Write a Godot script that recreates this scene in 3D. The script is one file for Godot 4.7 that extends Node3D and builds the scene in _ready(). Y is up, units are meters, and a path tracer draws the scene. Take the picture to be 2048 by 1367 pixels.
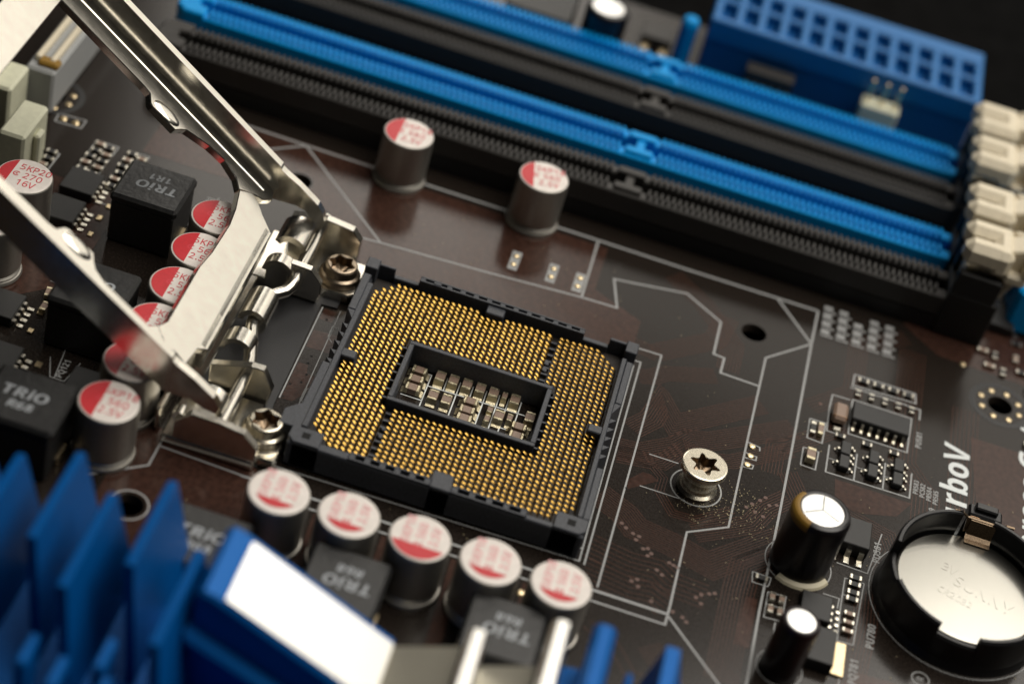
extends Node3D
# A close-up of a computer circuit board round an open processor socket. All lengths below are millimetres (S turns them into metres).
# x runs along the memory slots, z towards the viewer, y up from the face of the board; the socket's middle is the origin.

const S := 0.001
var M := {}
var rng := RandomNumberGenerator.new()
var glyphs := {}
var taken := {}


# ---------------------------------------------------------------- mesh building
class Shape:
	var v := PackedVector3Array()
	var n := PackedVector3Array()

	func tri(a: Vector3, b: Vector3, c: Vector3) -> void:   # counter-clockwise seen from outside
		var m := (b - a).cross(c - a)
		if m.length() < 1e-9:
			return
		m = m.normalized()
		v.append_array([a, c, b])
		n.append_array([m, m, m])

	func quad(a: Vector3, b: Vector3, c: Vector3, d: Vector3) -> void:
		tri(a, b, c)
		tri(a, c, d)

	func smooth(a: Vector3, b: Vector3, c: Vector3, d: Vector3, na: Vector3, nb: Vector3, nc: Vector3, nd: Vector3) -> void:
		if (b - a).cross(c - a).length() > 1e-9:
			v.append_array([a, c, b])
			n.append_array([na, nc, nb])
		if (c - a).cross(d - a).length() > 1e-9:
			v.append_array([a, d, c])
			n.append_array([na, nd, nc])

	func face(p: Array, mid: Vector3) -> void:   # a flat convex face of a convex body round mid
		var m: Vector3 = (p[1] - p[0]).cross(p[2] - p[0])
		if m.dot(p[0] - mid) < 0.0:
			p.reverse()
		for i in range(1, p.size() - 1):
			tri(p[0], p[i], p[i + 1])

	func box(lo: Vector3, hi: Vector3, c := 0.0) -> Shape:
		var mid := (lo + hi) / 2.0
		var half := (hi - lo) / 2.0
		c = minf(c, minf(half.x, minf(half.y, half.z)) * 0.9)
		var at := func(s: Vector3, full: int) -> Vector3:
			var p := Vector3.ZERO
			for k in 3:
				p[k] = mid[k] + s[k] * (half[k] - (0.0 if k == full else c))
			return p
		for k in 3:
			var a := (k + 1) % 3
			var b := (k + 2) % 3
			for sg in [-1.0, 1.0]:
				var corners := []
				for q in [[-1, -1], [1, -1], [1, 1], [-1, 1]]:
					var s := Vector3.ZERO
					s[k] = sg
					s[a] = q[0]
					s[b] = q[1]
					corners.append(at.call(s, k))
				face(corners, mid)
		if c > 0.0:
			for k in 3:   # the twelve edges
				var a := (k + 1) % 3
				var b := (k + 2) % 3
				for q in [[-1, -1], [1, -1], [1, 1], [-1, 1]]:
					var s := Vector3.ZERO
					s[a] = q[0]
					s[b] = q[1]
					var t := s
					s[k] = -1
					t[k] = 1
					face([at.call(s, a), at.call(t, a), at.call(t, b), at.call(s, b)], mid)
			for x in [-1.0, 1.0]:
				for y in [-1.0, 1.0]:
					for z in [-1.0, 1.0]:
						var s := Vector3(x, y, z)
						face([at.call(s, 0), at.call(s, 1), at.call(s, 2)], mid)
		return self

	func prism(poly: PackedVector2Array, o: Vector3, ex: Vector3, ey: Vector3, d0: float, d1: float, c := 0.0) -> Shape:
		# poly in the plane of ex and ey, from d0 to d1 along ex x ey; c: chamfer of the face at d1
		var ez := ex.cross(ey)
		var area := 0.0
		for i in poly.size():
			area += poly[i].cross(poly[(i + 1) % poly.size()])
		if area < 0.0:
			poly = poly.duplicate()
			poly.reverse()
		var k := poly.size()
		var inner := poly
		if c > 0.0:
			inner = PackedVector2Array()
			for i in k:
				var a := (poly[i] - poly[(i + k - 1) % k]).normalized()
				var b := (poly[(i + 1) % k] - poly[i]).normalized()
				var m := Vector2(-a.y - b.y, a.x + b.x)
				var l := maxf(0.35, 1.0 + a.dot(b))
				inner.append(poly[i] + m * (c / l))
		var at := func(p: Vector2, d: float) -> Vector3: return o + ex * p.x + ey * p.y + ez * d
		for i in k:
			var j := (i + 1) % k
			quad(at.call(poly[i], d0), at.call(poly[j], d0), at.call(poly[j], d1 - c), at.call(poly[i], d1 - c))
			if c > 0.0:
				quad(at.call(poly[i], d1 - c), at.call(poly[j], d1 - c), at.call(inner[j], d1), at.call(inner[i], d1))
		var cut := Geometry2D.triangulate_polygon(poly)
		for i in range(0, cut.size(), 3):
			var p := [cut[i], cut[i + 1], cut[i + 2]]
			if (poly[p[1]] - poly[p[0]]).cross(poly[p[2]] - poly[p[0]]) < 0.0:
				p.reverse()
			tri(at.call(inner[p[0]], d1), at.call(inner[p[1]], d1), at.call(inner[p[2]], d1))
			tri(at.call(poly[p[2]], d0), at.call(poly[p[1]], d0), at.call(poly[p[0]], d0))
		return self

	func plate(poly: PackedVector2Array, y0: float, y1: float, c := 0.0) -> Shape:   # poly holds (x, z)
		var flipped := PackedVector2Array()
		for p in poly:
			flipped.append(Vector2(p.x, -p.y))
		return prism(flipped, Vector3.ZERO, Vector3.RIGHT, Vector3.FORWARD, y0, y1, c)

	func lathe(profile: Array, at := Vector3.ZERO, segs := 40, from := 0.0, to := TAU) -> Shape:   # profile of (radius, height), from the foot outwards and up
		for i in profile.size() - 1:
			var p: Vector2 = profile[i]
			var q: Vector2 = profile[i + 1]
			var d := q - p
			var m := Vector2(d.y, -d.x).normalized()
			for k in segs:
				var a := lerpf(from, to, float(k) / segs)
				var b := lerpf(from, to, float(k + 1) / segs)
				var ca := Vector3(cos(a), 0, -sin(a))
				var cb := Vector3(cos(b), 0, -sin(b))
				var na := ca * m.x + Vector3.UP * m.y
				var nb := cb * m.x + Vector3.UP * m.y
				smooth(at + ca * p.x + Vector3.UP * p.y, at + cb * p.x + Vector3.UP * p.y, at + cb * q.x + Vector3.UP * q.y, at + ca * q.x + Vector3.UP * q.y, na, nb, nb, na)
		return self

	func band(c: Vector2, r0: float, r1: float, a0: float, a1: float, z0: float, z1: float, segs := 20) -> Shape:   # a curled strip round an axis along z; angles in degrees
		var at := func(r: float, a: float, z: float) -> Vector3: return Vector3(c.x + r * cos(a), c.y + r * sin(a), z)
		for k in segs:
			var a := deg_to_rad(lerpf(a0, a1, float(k) / segs))
			var b := deg_to_rad(lerpf(a0, a1, float(k + 1) / segs))
			var na := Vector3(cos(a), sin(a), 0)
			var nb := Vector3(cos(b), sin(b), 0)
			smooth(at.call(r1, a, z1), at.call(r1, a, z0), at.call(r1, b, z0), at.call(r1, b, z1), na, na, nb, nb)
			smooth(at.call(r0, a, z0), at.call(r0, a, z1), at.call(r0, b, z1), at.call(r0, b, z0), -na, -na, -nb, -nb)
			quad(at.call(r0, a, z1), at.call(r1, a, z1), at.call(r1, b, z1), at.call(r0, b, z1))
			quad(at.call(r1, a, z0), at.call(r0, a, z0), at.call(r0, b, z0), at.call(r1, b, z0))
		for e in [a0, a1]:
			var a := deg_to_rad(e)
			var p: Array = [at.call(r0, a, z0), at.call(r1, a, z0), at.call(r1, a, z1), at.call(r0, a, z1)]
			if e == a0:
				quad(p[0], p[1], p[2], p[3])
			else:
				quad(p[3], p[2], p[1], p[0])
		return self

	func tube(path: Array, r: float, segs := 14) -> Shape:
		var k := path.size()
		var side := Vector3.UP
		var rings := []
		for i in k:
			var t: Vector3 = (path[mini(i + 1, k - 1)] - path[maxi(i - 1, 0)]).normalized()
			side = (side - t * side.dot(t)).normalized()
			var other := t.cross(side)
			var ring := []
			for j in segs:
				var a := TAU * j / segs
				ring.append(side * cos(a) + other * sin(a))
			rings.append(ring)
		for i in k - 1:
			for j in segs:
				var l := (j + 1) % segs
				var p: Vector3 = path[i]
				var q: Vector3 = path[i + 1]
				smooth(p + rings[i][j] * r, p + rings[i][l] * r, q + rings[i + 1][l] * r, q + rings[i + 1][j] * r, rings[i][j], rings[i][l], rings[i + 1][l], rings[i + 1][j])
		for j in segs:
			var l := (j + 1) % segs
			tri(path[0], path[0] + rings[0][l] * r, path[0] + rings[0][j] * r)
			tri(path[k - 1], path[k - 1] + rings[k - 1][j] * r, path[k - 1] + rings[k - 1][l] * r)
		return self

	func strip(path: Array, w: float, y := 0.03) -> Shape:   # a flat printed line; path of (x, z)
		var k := path.size()
		var left := []
		var right := []
		for i in k:
			var a: Vector2 = (path[i] - path[maxi(i - 1, 0)]).normalized()
			var b: Vector2 = (path[mini(i + 1, k - 1)] - path[i]).normalized()
			if i == 0:
				a = b
			if i == k - 1:
				b = a
			var m := Vector2(-a.y - b.y, a.x + b.x) / maxf(0.4, 1.0 + a.dot(b)) * (w / 2.0)
			left.append(path[i] + m)
			right.append(path[i] - m)
		for i in k - 1:
			var p := [left[i], right[i], right[i + 1], left[i + 1]]
			var q := []
			for e in p:
				q.append(Vector3(e.x, y, e.y))
			if (q[1] - q[0]).cross(q[2] - q[0]).y < 0.0:
				q.reverse()
			quad(q[0], q[1], q[2], q[3])
		return self

	func disc(c: Vector3, r: float, segs := 20) -> Shape:
		for k in segs:
			var a := TAU * k / segs
			var b := TAU * (k + 1) / segs
			tri(c, c + Vector3(cos(a), 0, -sin(a)) * r, c + Vector3(cos(b), 0, -sin(b)) * r)
		return self

	func ring(c: Vector3, r0: float, r1: float, segs := 40, from := 0.0, to := TAU) -> Shape:
		for k in segs:
			var a := lerpf(from, to, float(k) / segs)
			var b := lerpf(from, to, float(k + 1) / segs)
			var ca := Vector3(cos(a), 0, -sin(a))
			var cb := Vector3(cos(b), 0, -sin(b))
			quad(c + ca * r0, c + ca * r1, c + cb * r1, c + cb * r0)
		return self

	func mesh() -> ArrayMesh:
		var p := v.duplicate()
		for i in p.size():
			p[i] *= 0.001
		var a := []
		a.resize(Mesh.ARRAY_MAX)
		a[Mesh.ARRAY_VERTEX] = p
		a[Mesh.ARRAY_NORMAL] = n
		var m := ArrayMesh.new()
		m.add_surface_from_arrays(Mesh.PRIMITIVE_TRIANGLES, a)
		return m


# ---------------------------------------------------------------- things and parts
func numbered(called: String) -> String:
	taken[called] = taken.get(called, -1) + 1
	return called if taken[called] == 0 else "%s_%03d" % [called, taken[called]]


func tag(o: Node3D, label: String, category := "", group := "", kind := "") -> Node3D:
	if label:
		o.set_meta("label", label)
	if category:
		o.set_meta("category", category)
	if group:
		o.set_meta("group", group)
	if kind:
		o.set_meta("kind", kind)
	return o


func thing(called: String, label: String, category: String, x := 0.0, z := 0.0, y := 0.0, turn := 0.0, group := "") -> Node3D:
	var o := Node3D.new()
	o.name = numbered(called)
	add_child(o, true)
	o.position = Vector3(x, y, z) * S
	o.rotation_degrees.y = turn
	return tag(o, label, category, group)


func part(called: String, s: Variant, m: Material, parent: Node = self) -> MeshInstance3D:
	var o := MeshInstance3D.new()
	o.name = called
	o.mesh = s.mesh() if s is Shape else s
	o.material_override = m
	parent.add_child(o, true)
	return o


func copy(of: Node3D, label: String, x: float, z: float, y := 0.0, turn := 0.0, group := "") -> Node3D:
	var o: Node3D = of.duplicate()
	var kind := String(of.name).rstrip("0123456789").rstrip("_")
	o.name = numbered(kind)
	add_child(o, true)
	o.position = Vector3(x, y, z) * S
	o.rotation_degrees.y = turn
	o.set_meta("label", label)
	if group:
		o.set_meta("group", group)
	return o


func scatter(called: String, m: Mesh, mat: Material, places: Array, parent: Node) -> MultiMeshInstance3D:
	var mm := MultiMesh.new()
	mm.transform_format = MultiMesh.TRANSFORM_3D
	mm.mesh = m
	mm.instance_count = places.size()
	for i in places.size():
		var t: Transform3D = places[i]
		t.origin *= S
		mm.set_instance_transform(i, t)
	var o := MultiMeshInstance3D.new()
	o.name = called
	o.multimesh = mm
	o.material_override = mat
	o.set_meta("kind", "stuff")
	parent.add_child(o, true)
	return o


# lettering lying on a level face: along is the reading direction, up the way the letters' heads point; size is the height of a capital
func letters(text: String, size: float, at: Vector3, along: Vector3, up: Vector3, m: Material, parent: Node, bold := false, stretch := 1.0, slant := 0.0) -> MeshInstance3D:
	var key := text + ("!" if bold else "")
	if not glyphs.has(key):
		var f := SystemFont.new()
		f.font_names = PackedStringArray(["Droid Sans"])
		f.font_weight = 700 if bold else 400
		var t := TextMesh.new()
		t.text = text
		t.font = f
		t.font_size = 32
		t.pixel_size = 1.0 / (0.714 * 32.0)
		t.depth = 0.03
		t.curve_step = 1.0
		glyphs[key] = t
	var o := part("lettering", glyphs[key], m, parent)
	var k := size * S
	o.transform = Transform3D(Basis(along * k * stretch, (up + along * slant) * k, along.cross(up) * k), at * S)
	return o


# ---------------------------------------------------------------- materials
func grain(cell: float, octaves: int, lo: float, hi: float, seed_ := 1) -> NoiseTexture2D:
	var f := FastNoiseLite.new()
	f.seed = seed_
	f.frequency = cell
	f.fractal_octaves = octaves
	var t := NoiseTexture2D.new()
	t.width = 256
	t.height = 256
	t.seamless = true
	t.noise = f
	var g := Gradient.new()
	g.colors = PackedColorArray([Color(lo, lo, lo), Color(hi, hi, hi)])
	t.color_ramp = g
	return t


func mat(r: float, g: float, b: float, rough: float, metal := 0.0, tint: Texture2D = null, relief: Texture2D = null, tile := 6.0, depth := 0.01, gloss: Texture2D = null) -> StandardMaterial3D:
	# colour in linear light; tile: millimetres that one tile of the grain covers; depth: relief in millimetres
	var m := StandardMaterial3D.new()
	m.albedo_color = Color(r, g, b).linear_to_srgb()
	m.roughness = rough
	m.metallic = metal
	if tint or relief or gloss:
		m.uv1_triplanar = true
		m.uv1_world_triplanar = true
		m.uv1_scale = Vector3.ONE * (1000.0 / tile)
	if tint:
		m.albedo_texture = tint
	if gloss:
		m.roughness_texture = gloss
	if relief:
		m.heightmap_enabled = true
		m.heightmap_texture = relief
		m.heightmap_scale = depth * 0.1
	return m


func make_materials() -> void:
	var fine := grain(0.06, 4, 0.0, 1.0, 3)
	var coarse := grain(0.02, 5, 0.0, 1.0, 5)
	var tone := grain(0.03, 5, 0.72, 1.0, 7)
	var tone2 := grain(0.05, 4, 0.55, 1.0, 9)
	var smudge := grain(0.02, 5, 0.93, 1.0, 13)
	var gloss := grain(0.025, 5, 0.75, 1.0, 11)
	var weave := Image.create(64, 64, false, Image.FORMAT_L8)
	for y in 64:
		for x in 64:
			var a := sin(x * TAU / 16.0) * 0.5 + 0.5
			var b := sin(y * TAU / 16.0) * 0.5 + 0.5
			weave.set_pixel(x, y, Color.WHITE * (0.3 + 0.4 * (a if (x / 16 + y / 16) % 2 == 0 else b)))
	var woven := ImageTexture.create_from_image(weave)
	M.board = mat(0.023, 0.0175, 0.014, 0.2, 0.0, tone, woven, 4.0, 0.0015, gloss)
	M.pour = mat(0.060, 0.029, 0.021, 0.2, 0.0, tone, fine, 9.0, 0.004, gloss)
	M.trace = mat(0.080, 0.035, 0.023, 0.22, 0.0, tone)
	for k in ["board", "pour", "trace"]:
		M[k].metallic_specular = 0.41
	M.core = mat(0.03, 0.02, 0.012, 0.8)
	M.print_white = mat(0.44, 0.45, 0.45, 0.6, 0.0, tone, null, 1.5)
	M.print_bright = mat(0.72, 0.76, 0.76, 0.55, 0.0, smudge, null, 3.0)
	M.via = mat(0.09, 0.038, 0.024, 0.4)
	M.hole = mat(0.004, 0.004, 0.004, 0.9)
	M.table = mat(0.005, 0.005, 0.005, 1.0, 0.0, tone, null, 60.0)
	M.table.metallic_specular = 0.15
	M.steel = mat(0.80, 0.765, 0.68, 0.25, 1.0, smudge, fine, 14.0, 0.0015, gloss)
	M.wire = mat(0.66, 0.63, 0.56, 0.22, 1.0, null, fine, 3.0, 0.003)
	M.screw = mat(0.76, 0.70, 0.57, 0.27, 1.0, smudge, fine, 5.0, 0.002)
	M.bronze = mat(0.42, 0.31, 0.21, 0.34, 1.0, tone2, fine, 3.0, 0.008)
	M.brown_screw = mat(0.56, 0.45, 0.33, 0.33, 1.0, tone2, fine, 3.0, 0.006)
	M.gold = mat(0.44, 0.265, 0.06, 0.30, 1.0)
	M.socket = mat(0.052, 0.057, 0.070, 0.42, 0.0, tone, fine, 4.0, 0.01)
	M.socket_floor = mat(0.012, 0.008, 0.006, 0.5)
	M.plastic = mat(0.008, 0.008, 0.009, 0.36, 0.0, tone, fine, 5.0, 0.008)
	M.chip = mat(0.016, 0.016, 0.016, 0.5, 0.0, tone, fine, 3.0, 0.015)
	M.choke = mat(0.017, 0.017, 0.017, 0.42, 0.0, tone, coarse, 7.0, 0.03)
	M.insulator = mat(0.013, 0.013, 0.015, 0.5, 0.0, tone, fine, 2.0, 0.02)
	M.tin = mat(0.74, 0.70, 0.60, 0.28, 1.0, null, coarse, 3.0, 0.03)
	M.gilt = mat(0.72, 0.58, 0.36, 0.3, 1.0, null, coarse, 3.0, 0.03)
	M.can = mat(0.44, 0.42, 0.38, 0.48, 1.0, smudge, fine, 4.0, 0.004)
	M.cap_white = mat(0.82, 0.76, 0.71, 0.4, 0.0, smudge, null, 9.0)
	M.cap_red = mat(0.58, 0.024, 0.034, 0.42, 0.0, smudge, null, 5.0)
	M.ink_red = mat(0.60, 0.05, 0.07, 0.5)
	M.ink_pink = mat(0.76, 0.42, 0.42, 0.5)
	M.ink_white = mat(0.30, 0.32, 0.34, 0.6)
	M.base = mat(0.02, 0.02, 0.02, 0.6)
	M.ceramic = mat(0.34, 0.235, 0.175, 0.45, 0.0, tone, fine, 1.5, 0.01)
	M.solder = mat(0.62, 0.55, 0.38, 0.33, 1.0, null, coarse, 1.2, 0.06)
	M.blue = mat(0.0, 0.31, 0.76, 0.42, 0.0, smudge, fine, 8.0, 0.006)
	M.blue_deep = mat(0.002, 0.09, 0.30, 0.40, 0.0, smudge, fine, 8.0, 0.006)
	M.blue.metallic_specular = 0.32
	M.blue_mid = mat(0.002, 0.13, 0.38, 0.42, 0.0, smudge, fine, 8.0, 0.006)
	M.slot_black = mat(0.034, 0.031, 0.028, 0.48, 0.0, tone, fine, 5.0, 0.01)
	M.jet = mat(0.006, 0.006, 0.006, 0.5)
	M.ivory = mat(0.74, 0.66, 0.50, 0.45, 0.0, smudge, null, 8.0)
	M.white_plastic = mat(0.66, 0.66, 0.50, 0.45, 0.0, smudge, null, 8.0)
	M.anodized = mat(0.0, 0.095, 0.35, 0.4, 0.25, null, fine, 2.0, 0.01)
	M.anodized.metallic_specular = 0.32
	M.bare = mat(0.84, 0.83, 0.79, 0.30, 1.0, null, fine, 2.0, 0.006)
	M.bare_facet = mat(0.62, 0.59, 0.50, 0.52, 1.0, smudge, fine, 4.0, 0.01)
	M.sleeve = mat(0.006, 0.005, 0.006, 0.3)
	M.sleeve_brown = mat(0.012, 0.005, 0.006, 0.32)
	M.alu = mat(0.86, 0.86, 0.84, 0.3, 1.0, null, fine, 3.0, 0.006)
	M.ochre = mat(0.42, 0.23, 0.02, 0.55, 0.0, tone2, null, 2.0)
	M.battery = mat(0.38, 0.37, 0.335, 0.2, 1.0)
	M.copper = mat(0.55, 0.33, 0.19, 0.34, 1.0)
	M.dust = mat(0.45, 0.38, 0.24, 0.9)
	M.glue = mat(0.55, 0.50, 0.36, 0.5)
	M.lamp_body = mat(0.01, 0.01, 0.01, 0.7)
	M.glow = mat(0.8, 0.77, 0.7, 0.8)
	M.glow.emission_enabled = true
	M.glow.emission = Color(1.0, 0.975, 0.935)
	M.glow.emission_energy_multiplier = 0.35


# ---------------------------------------------------------------- the scene
func _ready() -> void:
	rng.seed = 7
	var cam := Camera3D.new()
	cam.name = "camera"
	cam.transform = Transform3D(Basis(Vector3(0.9507534, 0.2238260, -0.2144058), Vector3(-0.3089935, 0.7387178, -0.5990151), Vector3(0.0243103, 0.6357656, 0.7714992)), Vector3(9.898, 186.324, 208.180) * S)
	var lens := CameraAttributesPhysical.new()
	lens.frustum_focal_length = 70.83
	lens.frustum_near = 0.01
	lens.frustum_far = 10.0
	lens.frustum_focus_distance = 0.2795
	lens.exposure_aperture = 11.8
	cam.attributes = lens
	cam.fov = 19.23
	cam.near = 0.01
	cam.far = 10.0
	add_child(cam)
	cam.current = true
	var env := Environment.new()
	env.background_mode = Environment.BG_COLOR
	env.background_color = Color(0.004, 0.004, 0.004).linear_to_srgb()
	env.tonemap_mode = Environment.TONE_MAPPER_LINEAR
	env.tonemap_exposure = 1.0
	env.sdfgi_enabled = true
	env.ssao_enabled = true
	env.ssil_enabled = true
	var we := WorldEnvironment.new()
	we.name = "studio_dark"
	we.environment = env
	add_child(we)
	make_materials()
	softbox("wide low softbox lamp behind the memory slots, to the right", Vector3(222, 270, -510), Vector3(0, 0, 0), Vector2(0.50, 0.28), 0.029)
	softbox("small low softbox lamp behind the memory slots, to the left", Vector3(-100, 330, -585), Vector3(0, 0, -10), Vector2(0.22, 0.25), 0.046)
	softbox("softbox lamp hanging over the board", Vector3(225, 550, -140), Vector3(0, 0, -10), Vector2(0.62, 0.5), 0.44)

	setting()
	socket()
	loading_frame()
	memory_slots()
	heatsink()
	can_capacitors()
	chokes()
	battery()
	right_side()
	left_side()
	behind_memory()
	dust()


func softbox(label: String, at: Vector3, aim: Vector3, size: Vector2, energy: float) -> void:
	var o := thing("softbox_lamp", label, "lamp")
	o.position = at * S
	o.look_at_from_position(at * S, aim * S, Vector3.UP)
	var w := size.x * 500.0
	var h := size.y * 500.0
	part("lamp_housing", Shape.new().box(Vector3(-w - 15, -h - 15, 6), Vector3(w + 15, h + 15, 90), 8.0), M.lamp_body, o)
	part("lamp_diffuser", Shape.new().box(Vector3(-w, -h, 0), Vector3(w, h, 5), 1.0), M.glow, o)
	var l := AreaLight3D.new()
	l.name = "softbox_light"
	l.area_size = size
	l.area_normalize_energy = true
	l.light_energy = energy
	l.light_color = Color(1.0, 0.975, 0.935)
	l.shadow_enabled = true
	l.area_range = 6.0
	l.position = Vector3(0, 0, -0.004)
	o.add_child(l)


func xz(t: String) -> Array:   # "x,z x,z ..." into points
	var out := []
	for p in t.split(" ", false):
		var q := p.split(",")
		out.append(Vector2(float(q[0]), float(q[1])))
	return out


func setting() -> void:
	var table := part("tabletop", Shape.new().box(Vector3(-700, -40, -900), Vector3(700, -9, 400), 2.0), M.table)
	tag(table, "", "", "", "structure")

	var b := thing("circuit_board", "dark brown computer circuit board with white printed lines and fine copper traces", "circuit board")
	# the face: a grid of sheets that leaves a square round every hole, each square filled with a ring
	var holes := [[76.3, -39.7, 2.0], [37.1, -38.0, 2.0], [-77.2, -40.5, 2.0], [-35.6, 35.9, 1.9], [-36.4, -39.0, 1.9]]
	var xs := [-112.0, 104.0]
	var zs := [-122.5, 84.0]
	for h in holes:
		xs.append_array([h[0] - 3.0, h[0] + 3.0])
		zs.append_array([h[1] - 3.0, h[1] + 3.0])
	xs.sort()
	zs.sort()
	var face := Shape.new()
	var wall := Shape.new()
	for i in xs.size() - 1:
		for j in zs.size() - 1:
			var mid := Vector2(xs[i] + xs[i + 1], zs[j] + zs[j + 1]) / 2.0
			var open := false
			for h in holes:
				if absf(mid.x - h[0]) < 3.0 and absf(mid.y - h[1]) < 3.0:
					open = true
			if not open and xs[i + 1] - xs[i] > 0.001 and zs[j + 1] - zs[j] > 0.001:
				face.quad(Vector3(xs[i], 0, zs[j + 1]), Vector3(xs[i + 1], 0, zs[j + 1]), Vector3(xs[i + 1], 0, zs[j]), Vector3(xs[i], 0, zs[j]))
	for h in holes:
		for k in 32:
			var p := []
			for a in [TAU * k / 32.0, TAU * (k + 1) / 32.0]:
				var d := Vector2(cos(a), sin(a))
				var out := d * (3.0 / maxf(absf(d.x), absf(d.y)))
				p.append(Vector3(h[0] + d.x * h[2], 0, h[1] - d.y * h[2]))
				p.append(Vector3(h[0] + out.x, 0, h[1] - out.y))
			face.quad(p[0], p[1], p[3], p[2])
			wall.quad(p[0], p[2], p[2] - Vector3(0, 1.6, 0), p[0] - Vector3(0, 1.6, 0))
	for q in [[-112, 84, 104, 84], [104, 84, 104, -122.5], [104, -122.5, -112, -122.5], [-112, -122.5, -112, 84]]:
		wall.quad(Vector3(q[0], -1.6, q[1]), Vector3(q[2], -1.6, q[3]), Vector3(q[2], 0, q[3]), Vector3(q[0], 0, q[1]))
	part("board_face", face, M.board, b)
	part("board_edge", wall, M.core, b)

	# copper areas under the lacquer
	var pours := [
		"-60,-49 -20,-49 -20,-47 12,-47 12,-36 20,-32 20,-24 3,-23 -24,-23 -30,-34 -60,-34",
		"-24.2,-12 -22.3,-12 -22.3,-9.5 -24.2,-9.5", "-24.2,-6.9 -20.6,-7.2 -20.6,-3 -24.2,-3", "-24.2,0.6 -22.8,0.6 -22.4,2.4 -20.6,2.4 -20.6,4.6 -22.6,8.6 -24.2,8.6",
		"-40,21 -24,22 -22,24 -22,33 -12,33 -12,48 -33,48 -40,40", "-13.8,27.3 -13.2,45 -11.8,45 -12.4,27.3", "-4.6,27.3 -4.2,45 -1.8,45 -2.6,27.3", "4.8,27.3 5.2,45 7.2,45 6.4,27.3", "14.4,27.3 14.8,36 16.2,36 15.6,27.3",
		"24.1,2.6 25.9,0.1 27.1,0.1 28.3,0.9 26.4,2.6 24.3,4.5", "52.6,-11.2 64,-11.2 62,-7.5 57,-5.8 53,-6.3", "62,-58 90,-58 90,-46 66,-47 60,-52",
		"43,17 44.6,17 44.6,26 42.4,26", "59,24 78,23 92,30 92,60 50,60 52,34", "-74,-22 -58,-22 -58,0 -64,6 -74,2", "72,-30 90,-30 90,-12 74,-10",
	]
	for t in pours:
		# cut in two through a hole that lies inside, so that each half only goes round it
		var bits := [PackedVector2Array(xz(t))]
		for h in holes:
			var circle := PackedVector2Array()
			for k in 28:
				circle.append(Vector2(h[0], h[1]) + Vector2.from_angle(TAU * k / 28.0) * (h[2] + 0.35))
			var next := []
			for p in bits:
				if not Geometry2D.is_point_in_polygon(Vector2(h[0], h[1]), p):
					next.append(p)
					continue
				for sg in [-1.0, 1.0]:
					var half := PackedVector2Array([Vector2(h[0], -500), Vector2(h[0] + sg * 500, -500), Vector2(h[0] + sg * 500, 500), Vector2(h[0], 500)])
					for q in Geometry2D.intersect_polygons(p, half):
						next.append_array(Geometry2D.clip_polygons(q, circle))
			bits = next
		for p in bits:
			part("copper_area", Shape.new().plate(p, -0.2, 0.012), M.pour, b)

	# trace bundles: each a line repeated beside itself
	var bundles := [
		["21.4,-8.8 23.5,-11.8 25.1,-19.0 26.6,-18.0 29.0,-14.3 39.2,-23.4", 9, 0.42], ["21.4,-5 24.3,-5.4 28.4,-8.6 30.2,-11.3 33.4,-12.2 44.6,-20.4", 9, 0.42],
		["21.4,-21.0 23.0,-21.5 24.6,-23.2 32.3,-26.4", 7, 0.45], ["22,-27 30,-34 31,-40", 8, 0.45], ["8,-32 18,-28 24,-27", 6, 0.5],
		["21.6,-3.4 27.3,-4.2 30.1,-9.0 34.4,-8.0 37.0,-8.9 44.9,-15.2", 7, 0.4], ["21.6,-1.4 27.2,-2.4 29.4,-0.2 29.3,2.6 31.4,5.6 34.2,5.4 36.5,3.4 38.6,1.4", 4, 0.45],
		["33.6,7.4 38.7,3.9 40.7,2.4 42.4,-1.6 45.2,-5.0", 8, 0.42], ["21.8,5.2 26.2,7.5 27.8,9.2 32.3,9.9 37.0,11.2 45.2,2.6", 10, 0.42],
		["39.6,33 39.8,16.2 40.2,10.6 45.2,5.4", 9, 0.5], ["60.8,9 60.9,15.2 59.2,34", 7, 0.5], ["42.0,-8 42.0,-14.8 44.2,-16.0 52,-24", 6, 0.5], ["46.4,-26 52,-32 52,-44 60,-50", 5, 0.6],
		["47,-10 50,-4 50,2 47,6", 6, 0.5], ["21.8,15.0 27.2,16.0 31.4,15.6 33.4,17.1 38,17.4", 5, 0.9], ["21.8,19.5 28,20.5 31,20.0 34,21.5", 5, 0.9],
		["64,-46 64,-20 68,-14 68,-2", 7, 0.6], ["73,-36 73,-12 76,-8", 6, 0.7], ["55,-6 62,-4 63.5,0 61.5,6", 6, 0.5], ["-12,-46 -6,-40 -6,-25", 5, 0.6], ["24,-47 30,-42 36,-34 36,-27", 7, 0.5],
		["61,24 64,30 80,40", 7, 0.6], ["33,30 38,36 38,50", 5, 0.6], ["24,30 28,32 31,36 34,36", 2, 1.6],
	]
	for e in bundles:
		var path := xz(e[0])
		var s := Shape.new()
		for k in int(e[1] * 1.2):
			var moved := []
			for i in path.size():
				var a: Vector2 = (path[i] - path[maxi(i - 1, 0)]).normalized()
				var c: Vector2 = (path[mini(i + 1, path.size() - 1)] - path[i]).normalized()
				if i == 0:
					a = c
				if i == path.size() - 1:
					c = a
				moved.append(path[i] + Vector2(-a.y - c.y, a.x + c.x) / maxf(0.5, 1.0 + a.dot(c)) * e[2] * 0.95 * k)
			s.strip(moved, 0.13, 0.02)
		tag(part("copper_traces", s, M.trace, b), "", "", "", "stuff")

	var via := Shape.new().ring(Vector3(0, 0.03, 0), 0.11, 0.3, 12).disc(Vector3(0, 0.024, 0), 0.11, 8)
	var spots := []
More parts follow.
